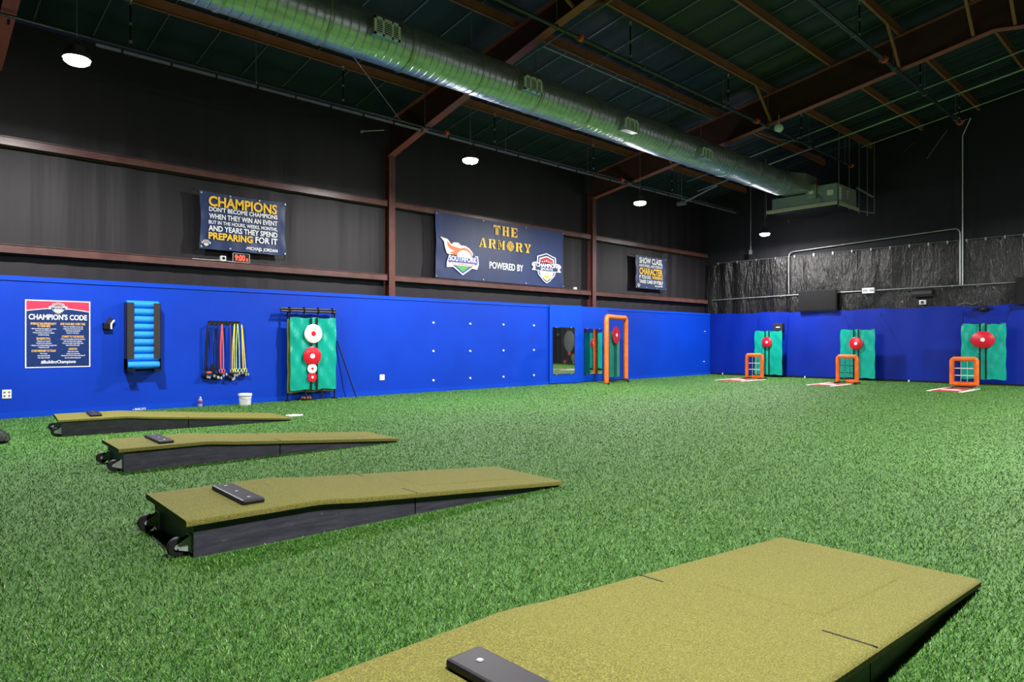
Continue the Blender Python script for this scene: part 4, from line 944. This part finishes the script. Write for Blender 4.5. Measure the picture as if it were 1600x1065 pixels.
# resistance bands on a peg rail
a, b = wp(325, 501), wp(374, 507.5); yf = YW - .03
t = thing('peg_rail', 'black wall rail with pegs for hanging exercise bands', 'rail', ((a.x + b.x) / 2, YW, b.z))
m_ = MB(); m_.box((a.x, YW - .012, b.z), (b.x, YW, a.z)); m_.build('rail_plate', M['black'], t, world=True)
pegs = {}
for nm, u in (('A', 326), ('N', 334), ('B', 340), ('R', 346), ('P', 358), ('Y', 366), ('L', 371), ('G', 374)):
    x = wp(u, 507).x; m_ = MB(); m_.tube([(x, YW - .01, b.z + .01), (x, YW - .08, b.z), (x, YW - .1, b.z + .02)], .007, 8); m_.build('peg', M['galv_dull'], t, world=True); pegs[nm] = x
def band(label, mat, top_u, bots, top_v, bot_v, r, tip=None, handle='black'):
    """one tube hung over its peg; two strands falling to handles"""
    tp = wp(top_u, top_v, .075); t = thing('resistance_band', label, 'exercise band', tp, group='exercise bands on the rail')
    (ua, ub) = bots; A = wp(ua, bot_v, .05); B = wp(ub, bot_v, .05); m_ = MB()
    pts = [A, A.lerp(tp, .5) + Vector((-.012 if ua < top_u else .006, 0, 0)), Vector((tp.x + (A.x - tp.x) * .25, tp.y, tp.z - .06)), tp + Vector((0, 0, .008)), Vector((tp.x + (B.x - tp.x) * .25, tp.y, tp.z - .06)), B.lerp(tp, .5) + Vector((.012 if ub > top_u else -.006, 0, 0)), B]
    sm = []
    for i in range(len(pts) - 1):
        p0, p1, p2, p3 = pts[max(i-1, 0)], pts[i], pts[i+1], pts[min(i+2, len(pts)-1)]
        for q in np.linspace(0, 1, 6)[:-1]: sm.append(.5 * ((2*p1) + (p2-p0)*q + (2*p0-5*p1+4*p2-p3)*q*q + (3*p1-p0-3*p2+p3)*q**3))
    sm.append(pts[-1]); m_.tube(sm, r, 8); m_.build('band_tube', M[mat], t, world=True)
    for P_ in (A, B):
        # knot, webbing triangle, clip ring and foam grip
        m_ = MB(); m_.tube([P_ + Vector((.03 * math.sin(q), .0, -.035 - .04 * math.cos(q))) for q in np.linspace(0, 2 * PI, 13)[:-1]], .008, 6, closed=True); m_.build('end_loop', M[mat], t, world=True)
        c = P_ + Vector((0, -.01, -.1)); m_ = MB(); ang = random.uniform(-.5, .5); d_ = Vector((math.cos(ang), 0, math.sin(ang))) * .066
        m_.tube([c - d_, c - d_ * .9, c + d_ * .9, c + d_], [.018, .03, .03, .018], 12); g = m_.build('grip', M['black'], t, world=True)
        m_ = MB(); e = c + d_ * .75; m_.tube([e + Vector((.014 * math.cos(q), -.026, .022 * math.sin(q))) for q in np.linspace(0, 2 * PI, 11)[:-1]], .005, 6, closed=True); m_.build('clip_ring', M['white'], g, world=True)
    return t
band('black exercise band at the left end of the rail, thickest tube', 'b_black', 325, (319.5, 323), 507, 580, .013)
band('dark navy exercise band second along the rail', 'b_navy', 334, (330, 336), 508, 580, .008)
band('black exercise band beside the red one on the rail', 'b_black', 340, (337, 341), 508, 582, .007)
band('coral red exercise band in the middle of the rail', 'b_red', 346.5, (345, 349), 507.5, 577, .012)
band('purple exercise band just left of the yellow ones', 'b_purple', 359.5, (359.5, 361.5), 507.5, 583, .009)
band('yellow exercise band beside the purple one', 'b_yellow', 366.5, (362.5, 366), 507, 577, .009)
band('pale lime exercise band with widely spread strands', 'b_lime', 371, (369, 374.5), 506.8, 576, .009)
band('bright yellow exercise band at the right end of the rail', 'b_yellow2', 376.5, (380, 383.5), 507.5, 576, .011)
# cuff bundle hanging with the dark bands
A = wp(332, 572, .09); t = thing('ankle_cuff', 'black ankle cuff with an orange patch among the dark band handles', 'strap', A)
m_ = MB(); m_.prism([(-.05, -.02), (.0, .06), (.05, -.02), (.06, -.1), (-.06, -.1)], lambda a, b, d: (A.x + a, A.y + d - .02, A.z + b), .04); m_.build('cuff', M['black'], t, world=True, bevel=.01)
B = wp(326.5, 582, .13); m_ = MB(); m_.lathe([(.0, -.05), (.02, -.045), (.028, 0), (.02, .045), (.0, .05)], B, 14, 'x'); m_.build('orange_patch', M['orange'], t, world=True)

# ---------------------------------------------------------------- teal target rig leaning by the long wall
def disc(cen, r, axis, col1, col2, nm, parent, dome=.006):
    m_ = MB(); m_.lathe([(r, 0), (r, .012), (r * .96, .018), (r * .3, .018 + dome), (.0, .018 + dome * 1.1)], cen, 40, axis); o = m_.build(nm, M[col1], parent, world=True)
    m_ = MB(); m_.lathe([(r * .27, .017 + dome), (r * .26, .021 + dome * 1.1), (.0, .021 + dome * 1.2)], cen, 28, axis); m_.build('bullseye', M[col2], o, world=True)
    return o
yr_ = YW - .2
def rp(u, v, d=0): return onY(u, v, yr_ - d)
pA, pB = rp(452.5, 495), rp(524.3, 498); pC, pD = rp(524, 607.6), rp(453, 608.6)
x0, x1 = pA.x, pB.x; zt_, zb_ = (pA.z + pB.z) / 2, (pC.z + pD.z) / 2
t = thing('target_rig', 'teal tarp throwing target with four round discs on a black pole frame by the wall', 'throwing target', ((x0 + x1) / 2, yr_, 0))
for x in (x0 - .02, x1 + .005):
    m_ = MB(); m_.tube([(x, yr_ + .06, 0.012), (x, yr_ + .06, rp(488, 484).z)], .018, 10); m_.build('upright', M['black'], t, world=True)
    m_ = MB(); m_.bar((x, yr_ - .03, .012), (x, YW - .025, .012), .035, .02); m_.build('foot', M['black'], t, world=True)
zz = rp(480, 483.8).z
for k, (dz, dy) in enumerate(((.015, 0), (-.04, -.03))):
    m_ = MB(); m_.cyl((rp(439, 484).x, yr_ + .04 + dy, zz + dz), (rp(525.5, 484).x, yr_ + .04 + dy, zz + dz), .026, 14); m_.build('top_pole', M['blackm'], t, world=True)
for u in (453, 475.5, 497.5, 519.5):
    x = rp(u, 484).x; m_ = MB(); m_.tube([(x, yr_ + .03 + .06 * math.cos(q), zz - .012 + .065 * math.sin(q)) for q in np.linspace(0, 2 * PI, 13)[:-1]], .012, 6, closed=True); m_.bar((x, yr_ + .0, zz - .06), (x, yr_ + .02, zt_ - .03), .022, .006, up=(0, 1, 0)); m_.build('hang_strap', M['black'], t, world=True)
def tarpfn(x0, x1, zb_, zt_, yv, amp, ax='y'):
    def fn(u, v):
        d = amp * (.5 * math.sin(u * 13 + v * 5) * math.sin(v * 9 + 1) + .35 * math.sin(u * 29 - v * 17) + .3 * math.sin((u + v) * 21)) - amp * 1.2 * math.exp(-((u - v * .2) ** 2) * 40)
        ex = 1 + .012 * math.sin(v * 17)
        a = x0 + (x1 - x0) * (.5 + (u - .5) * ex); z = zb_ + (zt_ - zb_) * v + .012 * math.sin(u * 15) * (v - .5) * 2
        return (a, yv + d, z) if ax == 'y' else (yv + d, a, z)
    return fn
m_ = MB(); m_.sheet(tarpfn(x0, x1, zb_, zt_, yr_ - .02, .018), (0, 1, 0), .006, 60, 80); m_.build('tarp', M['tarp'], t, world=True)
m_ = MB(); m_.sheet(tarpfn(x0 - .05, x1 - .04, zb_ - .05, zt_ - .04, yr_ + .015, .01), (0, 1, 0), .006, 30, 40); m_.build('backing_sheet', M['olive'], t, world=True)
for u in (484.6, 493.6):
    x = rp(u, 550).x; m_ = MB(); m_.box((x - .024, yr_ - .05, zb_ - .03), (x + .024, yr_ - .044, zt_)); m_.build('strap', M['black'], t, world=True)
m_ = MB()
for u in (477, 502): x = rp(u, 612).x; m_.box((x - .02, yr_ - .04, zb_ - .16), (x + .02, yr_ - .03, zb_ + .01))
m_.build('strap_ends', M['black'], t, world=True)
s_ = (rp(503, 521).x - rp(475.6, 521).x) / 2
for u, v, r_, a, b, nm in ((489.3, 521, s_, 'whitem', 'red', 'white_disc'), (487.7, 556, s_, 'red', 'whitem', 'red_disc'), (487.6, 575.6, s_ * .53, 'whitem', 'red', 'small_white_disc'), (487.6, 589, s_ * .52, 'red', 'whitem', 'small_red_disc')):
    c = rp(u, v, .05); disc((c.x, yr_ - .05, c.z), r_, 'y', a, b, nm, t)
a, b = wp(525, 533), wp(547.8, 620.5); m_ = MB(); g0 = Vector((b.x, YW - .25, .012)); m_.tube([g0, Vector((a.x, YW - .035, a.z + .02))], .014, 8); o = m_.build('leaning_pole', M['black']); tag(o, 'thin black pole leaning on the wall right of the teal target rig', 'pole')
# glove
g = onZ(479, 624.5); t = thing('ball_glove', 'brown leather glove lying under the teal target rig', 'glove', (g.x, g.y, 0))
m_ = MB(); m_.lathe([(.0, .0), (.11, .0), (.12, .03), (.08, .07), (.03, .085), (.0, .085)], (g.x, g.y, 0), 18); m_.build('palm', M['glove'], t, world=True)
for k in range(4):
    a = -1.2 + k * .5; m_ = MB(); m_.tube([(g.x + .06 * math.sin(a), g.y - .05 * math.cos(a), .05), (g.x + .14 * math.sin(a), g.y - .1 * math.cos(a), .06), (g.x + .17 * math.sin(a), g.y - .12 * math.cos(a), .03)], [.03, .028, .018], 10); m_.build('finger', M['glove'], t, world=True)
m_ = MB(); m_.tube([(g.x - .1, g.y - .06, .03), (g.x, g.y - .13, .025), (g.x + .17, g.y - .12, .012)], .014, 8); m_.build('wrist_strap', M['black'], t, world=True)

# bucket, bottle, plate, ball bag
g = onZ(383, 632.5); t = thing('white_bucket', 'white lidded bucket standing on the turf by the blue wall', 'bucket', (g.x, g.y, 0)); bw = .127
m_ = MB(); m_.lathe([(.0, 0), (bw * .84, 0), (bw * .86, .01), (bw * .97, .19)], n=32); m_.build('bucket_body', M['bucket'], t)
m_ = MB(); m_.lathe([(bw * .97, .185), (bw * 1.04, .19), (bw * 1.07, .2), (bw * 1.07, .225), (bw * 1.02, .24), (bw * .9, .24), (bw * .88, .233), (.0, .233)], n=32); m_.build('lid', M['white'], t)
m_ = MB(); m_.tube([(bw * 1.06 * math.cos(q), bw * 1.06 * math.sin(q), .19 - .06 * math.sin(-q)) for q in np.linspace(PI, 2 * PI, 13)], .003, 6); m_.build('handle', M['galv'], t)
g = onZ(313, 635.2); t = thing('water_bottle', 'clear plastic water bottle with a blue and red label by the blue wall', 'bottle', (g.x, min(g.y, YW - .07), 0))
m_ = MB(); m_.lathe([(.0, 0), (.036, 0), (.04, .008), (.04, .05), (.037, .055), (.04, .06), (.04, .13), (.03, .16), (.014, .175), (.014, .185)], n=24); m_.build('bottle_body', M['clear'], t)
m_ = MB(); m_.lathe([(.0405, .065), (.0412, .066), (.0412, .1), (.0405, .101)], n=24); m_.build('label_band', M['ink_purple'], t)
m_ = MB(); m_.lathe([(.0405, .101), (.0412, .102), (.0412, .122), (.0405, .123)], n=24); m_.build('label_stripe', M['red'], t)
m_ = MB(); m_.lathe([(.016, .182), (.016, .2), (.0, .2)], n=16); m_.build('cap', M['white'], t)
g0 = onZ(451, 649.5); g1 = onZ(470, 650); c = (g0 + g1) / 2; m_ = MB(); m_.prism([(-.12, .11), (-.12, -.11), (.05, -.11), (.16, 0), (.05, .11)], lambda a, b, d: (c.x + a, c.y + b, d), .022); o = m_.build('home_plate', M['whitem'], bevel=.006); NOGRASS.append((c.x - .14, c.y - .13, c.x + .18, c.y + .13)); tag(o, 'white home plate lying on the turf off the tip of the farthest mound', 'home plate')
g = onZ(-6, 694); NOGRASS.append((g.x - .18, g.y - .06, g.x + .18, g.y + .3)); t = thing('ball_bag', 'black mesh ball bag at the left edge of the picture on the turf', 'bag', (g.x, g.y + .12, 0))
m_ = MB(); m_.lathe([(.0, .0), (.13, .0), (.165, .04), (.15, .1), (.09, .16), (.03, .19), (.0, .2)], n=28); m_.build('bag_shell', M['mesh_bag'], t)
m_ = MB()
for q in np.linspace(0, 2 * PI, 7)[:-1]: m_.lathe([(.0, -.036), (.025, -.026), (.036, 0), (.025, .026), (.0, .036)], (.085 * math.cos(q), .085 * math.sin(q), .045), 12)
m_.lathe([(.0, -.036), (.025, -.026), (.036, 0), (.025, .026), (.0, .036)], (0, 0, .1), 12); m_.build('ball_fill', M['blackm'], t)
m_ = MB(); m_.tube([(-.03, 0, .19), (-.05, 0, .23), (.0, 0, .25), (.05, 0, .23), (.03, 0, .19)], .008, 8); m_.build('drawstring', M['black'], t)

# ---------------------------------------------------------------- mirrors on tall blue panels
def panel_mirror(u0, u1, mu0, mu1, mv0, mv1, deg, labp, labm):
    a, b = wp(u0, 500), wp(u1, 500); wd = b.x - a.x
    t = thing('wall_panel', labp, 'panel', (a.x, YW - .03, 0), -R(deg))
    m_ = MB(); m_.box((0, -.02, .02), (wd / math.cos(R(deg)), .012, 2.44)); m_.build('panel_board', M['blue_trim'], t, bevel=.003)
    mt = thing('wall_mirror', labm, 'mirror', (a.x, YW - .03, 0), -R(deg))
    yy = YW - .08; p, q = onY(mu0, mv0, yy), onY(mu1, mv1, yy); x0, x1 = p.x - a.x, q.x - a.x; z0, z1 = q.z, p.z
    m_ = MB(); m_.box((x0, -.028, z0), (x1, -.02, z1)); m_.build('backing', M['black'], mt)
    m_ = MB(); m_.add([(x0 + .01, -.0285, z0 + .01), (x1 - .01, -.0285, z0 + .01), (x1 - .01, -.0285, z1 - .01), (x0 + .01, -.0285, z1 - .01)], [(0, 1, 2, 3)]); m_.build('mirror_glass', M['mirror'], mt, recalc=False)
    m_ = MB()
    for x in (x0 + .15, x1 - .15):
        for z in (z0, z1): m_.cbox((x, -.032, z), (.04, .012, .03))
    m_.build('mirror_clip', M['galv'], mt)
panel_mirror(857, 900, 864, 893.5, 511, 583.5, 9.5, 'tall blue board propped on the wall holding the dark mirror', 'rectangular mirror left of the outlet showing a dark curtain')
panel_mirror(908, 948, 913.5, 942, 513, 583.5, 0, 'tall blue board on the wall behind the tall orange net frame', 'rectangular mirror beside the orange net frame showing a teal target')
# black target curtain farther along the end wall (seen in the first mirror)
t = thing('target_curtain', 'black curtain with pale round targets on the end wall, reflected in the dark mirror', 'curtain', (XE - .3, .8, 0))
m_ = MB(); m_.sheet(lambda u, v: (XE - .25 + .03 * math.sin(u * 90), 3.0 - 8.0 * u, .03 + 2.5 * v), (1, 0, 0), .01, 120, 4); m_.build('curtain_cloth', M['upper'], t, world=True)
for y, z, r_, c in ((-.85, 1.33, .6, 'white'), (-.83, .65, .12, 'redd'), (-.4, .42, .2, 'white'), (-1.37, .16, .1, 'redd'), (-2.2, 1.7, .09, 'white'), (-.35, .14, .1, 'white')):
    m_ = MB(); m_.lathe([(r_, 0), (r_, .02), (r_ * .2, .03), (.0, .03)], (XE - .3, y, z), 30, 'x'); m_.v = [(2 * (XE - .3) - p[0], p[1], p[2]) for p in m_.v]; o = m_.build('target_disc', M['galv_dull'] if c == 'white' else M[c], t, world=True)

# ---------------------------------------------------------------- tall orange net frame in front of the mirrors
pL = Vector((onY(947.5, 560, 13.3).x, 13.3, 0)); pR = Vector((onY(978, 560, 13.6).x, 13.6, 0))
hL = onY(947, 491.5, 13.3).z; ax = (pR - pL); Wn = ax.length; ax.normalize(); ang = math.atan2(ax.y, ax.x)
t = thing('net_screen', 'tall orange padded net screen standing in front of the mirrors', 'net screen', pL, ang)
rr = .075; Hn = hL - .05
def pad(pts, nm='pad'):
    m_ = MB(); m_.tube(pts, rr, 16); return m_.build(nm, M['pad'], t)
pad([(0, 0, .03), (0, 0, .6), (0, 0, 1.3), (0, 0, Hn - .1), (.03, 0, Hn - .03), (.1, 0, Hn)], 'side_pad'); pad([(.1, 0, Hn), (.7, 0, Hn - .01), (1.3, 0, Hn - .01), (Wn - .1, 0, Hn)], 'top_pad'); pad([(Wn, 0, .1), (Wn, 0, 1.0), (Wn, 0, Hn - .1), (Wn - .03, 0, Hn - .03), (Wn - .1, 0, Hn)], 'side_pad')
m_ = MB(); m_.add([(rr, .0, .12), (Wn - rr, .0, .12), (Wn - rr, .0, Hn - rr), (rr, .0, Hn - rr)], [(0, 1, 2, 3)]); m_.build('netting', M['net'], t)
m_ = MB(); m_.bar((0, 0, .08), (Wn, 0, .08), .04, .04); m_.build('bottom_bar', M['black'], t)
for x in (0, Wn):
    m_ = MB(); q = Vector((math.cos(-ang), math.sin(-ang), 0)) * .75
    m_.bar((x - .45, -.3, .02), (x + .5, .16, .02), .05, .035); m_.build('foot_bar', M['black'], t)
m_ = MB(); m_.sheet(lambda u, v: (Wn * (.29 + .49 * u), .09 + .03 * math.sin(u * 6), .18 + (Hn * .78 - .18) * v), (0, 1, 0), .006, 30, 20); m_.build('tarp', M['tarp'], t)
m_ = MB()
for k in (.5, .58): m_.box((Wn * k - .02, .055, .2), (Wn * k + .02, .063, 1.25))
m_.build('strap', M['black'], t)
m_ = MB(); m_.lathe([(.27, 0), (.27, .015), (.08, .03), (.0, .03)], (Wn * .55, .05, 1.52), 36, 'y'); o = m_.build('red_disc', M['red'], t)
m_ = MB(); m_.lathe([(.06, .03), (.06, .036), (.0, .036)], (Wn * .55, .05, 1.52), 24, 'y'); m_.build('bullseye', M['whitem'], o)

# ---------------------------------------------------------------- three pitching lanes at the end wall
XT = XE - .45
lanes = [
 dict(tarp=((1179, 517), (1222, 517), (1219, 585.5)), disc=(1199, 534.3, 8.2), net=(1178.5, 1164.5, 1193.5, 552.5, 593), who='farthest left lane', mat=((1122, 593.5), (1170, 590), (1158, 595.3), (1198, 591))),
 dict(tarp=((1313, 515), (1367, 515), (1365, 591)), disc=(1338, 536.5, 10), net=(1324, 1306, 1342, 554.5, 600), who='middle lane', mat=((1264, 601.2), (1300, 597.2), (1310, 602.8), (1342, 599))),
 dict(tarp=((1502, 506), (1572, 506), (1571, 593.5)), disc=(1536, 530.5, 13.2), net=(1506.5, 1483.5, 1530, 558, 609), who='right lane', mat=((1446, 610.2), (1480, 605.6), (1502, 613), (1533, 608.4))),
]
for i, Ld in enumerate(lanes):
    who = Ld['who']
    a, b, c = (onX(u, v, XT) for u, v in Ld['tarp']); y0, y1, z1, z0 = a.y, b.y, a.z, max(.04, c.z)
    t = thing('hanging_target', 'teal tarp with a red bullseye disc hanging at the end wall, ' + who, 'throwing target', (XT, (y0 + y1) / 2, 0), group='teal tarps with red discs at the end wall')
    m_ = MB(); m_.sheet(tarpfn(y0, y1, z0, z1, XT, .007, 'x'), (1, 0, 0), .006, 50, 70); m_.build('tarp', M['tarp'], t, world=True)
    yc = onX(Ld['disc'][0], 500, XT).y; zc_ = onX(Ld['disc'][0], Ld['disc'][1], XT).z; rd = Ld['disc'][2] * XT / ray(Ld['disc'][0], 0)[0]
    for s_ in (-1, 1): m_ = MB(); m_.box((XT - .034, yc + s_ * .075 - .022, z0), (XT - .028, yc + s_ * .075 + .022, z1 + .01)); m_.build('strap', M['black'], t, world=True)
    m_ = MB(); m_.lathe([(rd, 0), (rd, .012), (rd * .96, .018), (.0, .022)], (0, 0, 0), 40, 'x'); m_.v = [(XT - .036 - p[0], yc + p[1] * (1.22 if i == 2 else 1.0) / (1.0 if i == 2 else 1), zc_ + p[2]) for p in m_.v]; o = m_.build('red_disc', M['red'], t, world=True)
    m_ = MB(); m_.lathe([(rd * .23, .018), (rd * .23, .028), (.0, .028)], (0, 0, 0), 24, 'x'); m_.v = [(XT - .036 - p[0], yc + p[1], zc_ + p[2]) for p in m_.v]; m_.build('bullseye', M['whitem'], o, world=True)
    m_ = MB()
    for yy in (y0 - .03, y1 + .03): m_.tube([(XT, yy, z1 - .03), (XE + .03, yy + (.25 if yy > y1 + .1 else -.25) * .3, 2.3)], .006, 6)
    m_.build('tie_cord', M['black'], t, world=True)
    m_ = MB(); m_.cyl((XT + .012, y1 - .02, z1 - .01), (XT + .012, y0 + .02, z1 - .01), .014, 10); m_.build('top_rod', M['black'], t, world=True)
    # pocket net on orange padded frame
    uc, ul, ur, vt, vbm = Ld['net']; XN = 22.0 if i else 22.35
    yl_, yr2 = onX(ul, 580, XN).y, onX(ur, 580, XN).y; zt_ = onX(uc, vt, XN).z; yc = (yl_ + yr2) / 2; wN = yl_ - yr2
    t = thing('pocket_net', 'orange padded pitching net with a grid of strings in the ' + who, 'pitching net', (XN, yc, .016), group='orange pitching nets')
    r_ = .062; zb_ = .1 if i == 2 else .05; hw = wN / 2 - r_
    pts = [(0, -hw, zb_), (0, -hw, zt_ - .1), (0, -hw + .05, zt_ - r_ - .01), (0, hw - .05, zt_ - r_ - .01), (0, hw, zt_ - .1), (0, hw, zb_)]
    for nm, pp in (('side_pad', [(0, -hw, zb_), (0, -hw, .5), (0, -hw, zt_ - .11), (0, -hw + .03, zt_ - r_ - .005)]), ('side_pad', [(0, hw, zb_), (0, hw, .5), (0, hw, zt_ - .11), (0, hw - .03, zt_ - r_ - .005)]), ('top_pad', [(0, -hw + .02, zt_ - r_), (0, 0, zt_ - r_), (0, hw - .02, zt_ - r_)])):
        m_ = MB(); m_.tube(pp, r_, 14); m_.build(nm, M['pad'], t)
    m_ = MB()
    if i == 2: m_.tube([(0, -hw + .02, zb_ + .03), (0, 0, zb_ + .02), (0, hw - .02, zb_ + .03)], r_, 14)
    else: m_.tube([(0, -hw + .02, zb_ + .03), (0, -hw * .4, zb_ + .02), (0, hw * (.35 if i == 0 else .1), zb_ + .03)], [r_, r_ * 1.05, r_ * .8], 14)
    m_.build('bottom_pad', M['pad'], t)
    iw = hw - r_; zi0, zi1 = zb_ + r_, zt_ - 2 * r_
    for k in (1, 2):
        yy = -iw + 2 * iw * k / 3; z_ = zi0 + (zi1 - zi0) * k / 3
        m_ = MB(); m_.bar((0, yy, zi0 - .03), (0, yy, zi1 + .03), .006, .022, up=(1, 0, 0)); m_.build('net_strap', M['whitem'] if i != 1 else M['galv_dull'], t)
        m_ = MB(); m_.bar((0, -iw - .02, z_), (0, iw + .02, z_), .006, .02); m_.build('net_strap', M['whitem'] if i != 1 else M['black'], t)
    m_ = MB()
    for a_ in range(3):
        for b_ in range(3):
            cy_ = -iw + 2 * iw * (a_ + .5) / 3; cz_ = zi0 + (zi1 - zi0) * (b_ + .5) / 3; q = iw / 3 * .96; hz = (zi1 - zi0) / 6 * .96
            m_.grid(lambda u, v: (.02 + .2 * (math.sin(PI * u) * math.sin(PI * v)) ** .5, cy_ + (2 * u - 1) * q, cz_ + (2 * v - 1) * hz - .05 * math.sin(PI * u) * math.sin(PI * v)), 8, 8)
    m_.build('net_pocket', M['net'], t)
    for s_ in (-1, 1):
        m_ = MB(); m_.cyl((0, s_ * hw, .02), (0, s_ * hw, zb_ + .02), .02, 10); m_.bar((-.28, s_ * hw, .022), (.3, s_ * hw, .022), .04, .035); m_.build('leg', M['blackm'] if i != 2 else M['galv'], t)
    m_ = MB(); m_.cyl((.28, -hw, .03), (.28, hw, .03), .016, 8); m_.build('rear_bar', M['black'], t)
    # plate mat
    A, B, C, Dd = (onZ(u, v) for u, v in Ld['mat']); xa, xb = (A.x + C.x) / 2, max((B.x + Dd.x) / 2, (A.x + C.x) / 2 + 1.5); ya, yb_ = (A.y + B.y) / 2, (C.y + Dd.y) / 2
    if i == 0: xa, xb = 20.75, 22.35; ya, yb_ = yc + .62, yc - .42
    else: xb = min(xb, XN + .15); xa = xb - 1.75
    t = thing('plate_mat', 'clay red home plate mat with white side lines in the ' + who, 'mat', ((xa + xb) / 2, (ya + yb_) / 2, 0), group='red home plate mats')
    NOGRASS.append((xa - .05, yb_ - .02, xb + .1, ya + .02))
    m_ = MB(); m_.box((xa + .05, yb_ + .1, 0), (xb, ya - .1, .014)); m_.build('mat_base', M['redd'], t, world=True)
    for s0, s1 in ((yb_, yb_ + .1), (ya - .1, ya)): m_ = MB(); m_.box((xa, s0, 0), (xb + .05, s1, .015)); m_.build('side_line', M['whitem'], t, world=True)
    ym = (ya + yb_) / 2; xm_ = xa + .55; q = .22; m_ = MB(); m_.prism([(xm_, ym - q), (xm_, ym + q), (xm_ + .2, ym + q), (xm_ + .42, ym), (xm_ + .2, ym - q)], lambda a_, b_, d_: (a_, b_, .013 + d_), .008); m_.build('plate', M['whitem'], t, world=True)
# small white tags along the foot of the end wall
for k, (u, v) in enumerate(((1129, 583.5), (1257.5, 589), (1420, 597), (1101.5, 517.5), (1100, 564.5))):
    if u > 1110: p = onX(u, v, XE - .03); m_ = MB(); m_.cbox((XE - .03, p.y, max(.03, p.z)), (.01, .04, .06), Matrix.Rotation(.5, 3, 'X'))
    else: p = wp(u, v, .01); m_ = MB(); m_.cbox((p.x, YW - .01, p.z), (.09, .02, .025))
    o = m_.build('wall_tag', M['white']); tag(o, ['small white tag at the foot of the end wall near the corner', 'small white tag at the foot of the end wall between the first two lanes', 'small white tag at the foot of the end wall between the last two lanes', 'small white hook on the blue wall at head height by the corner', 'small white hook low on the blue wall by the corner'][k], 'tag')
# pile of the near turf: real blades, denser and finer close to where one stands
mound_spots = [((1.93, 11.02), -.115, 3.2, 1.0), ((1.855, 7.6), -.05, 3.2, .88), ((1.425, 4.28), -.045, 3.17, 1.0), ((1.03, .91), -.003, 3.28, 1.12)]
def blades(n, r0, r1):
    q = rng.random(n); r_ = r0 * (r1 / r0) ** q
    a = AL + (rng.random(n) - .5) * R(128)
    x, y = r_ * np.cos(a), r_ * np.sin(a)
    keep = (y < YW - .06) & (x < XE - .1)
    for (mx, my), th, L, W_ in mound_spots:
        c, s_ = math.cos(th), math.sin(th); lx = (x - mx) * c + (y - my) * s_; ly = -(x - mx) * s_ + (y - my) * c
        keep &= ~((lx > -.01) & (lx < L) & (ly > -.01) & (ly < W_))
    for (ax_, ay_, bx_, by_) in NOGRASS: keep &= ~((x > ax_) & (x < bx_) & (y > ay_) & (y < by_))
    x, y, r_ = x[keep], y[keep], r_[keep]; n = len(x)
    wd = .00125 * (r_ / 2.0) ** .7; ln = .012 + .013 * rng.random(n)
    d = rng.random(n) * 2 * PI; lean = .35 + .75 * rng.random(n); f = rng.random(n) * 2 * PI
    hx, hz = np.sin(lean) * ln, np.cos(lean) * ln
    ox, oy = np.cos(d) * hx, np.sin(d) * hx; px, py = np.cos(f) * wd, np.sin(f) * wd
    V = np.empty((n, 4, 3), np.float32)
    V[:, 0] = np.stack([x - px, y - py, np.zeros(n)], 1); V[:, 1] = np.stack([x + px, y + py, np.zeros(n)], 1)
    V[:, 2] = np.stack([x + px * .5 + ox, y + py * .5 + oy, hz], 1); V[:, 3] = np.stack([x - px * .5 + ox, y - py * .5 + oy, hz], 1)
    me = bpy.data.meshes.new('turf_blades'); me.vertices.add(4 * n); me.loops.add(4 * n); me.polygons.add(n)
    me.vertices.foreach_set('co', V.ravel()); me.loops.foreach_set('vertex_index', np.arange(4 * n, dtype=np.int32)); me.polygons.foreach_set('loop_start', np.arange(0, 4 * n, 4, dtype=np.int32))
    me.update(calc_edges=True); me.materials.append(M['blade'])
    o = bpy.data.objects.new('turf_blades', me); COL.objects.link(o)
    return tag(o, 'short green blades of the artificial turf covering the floor', 'grass', kind='stuff')
blades(880000, 1.4, 31.0)
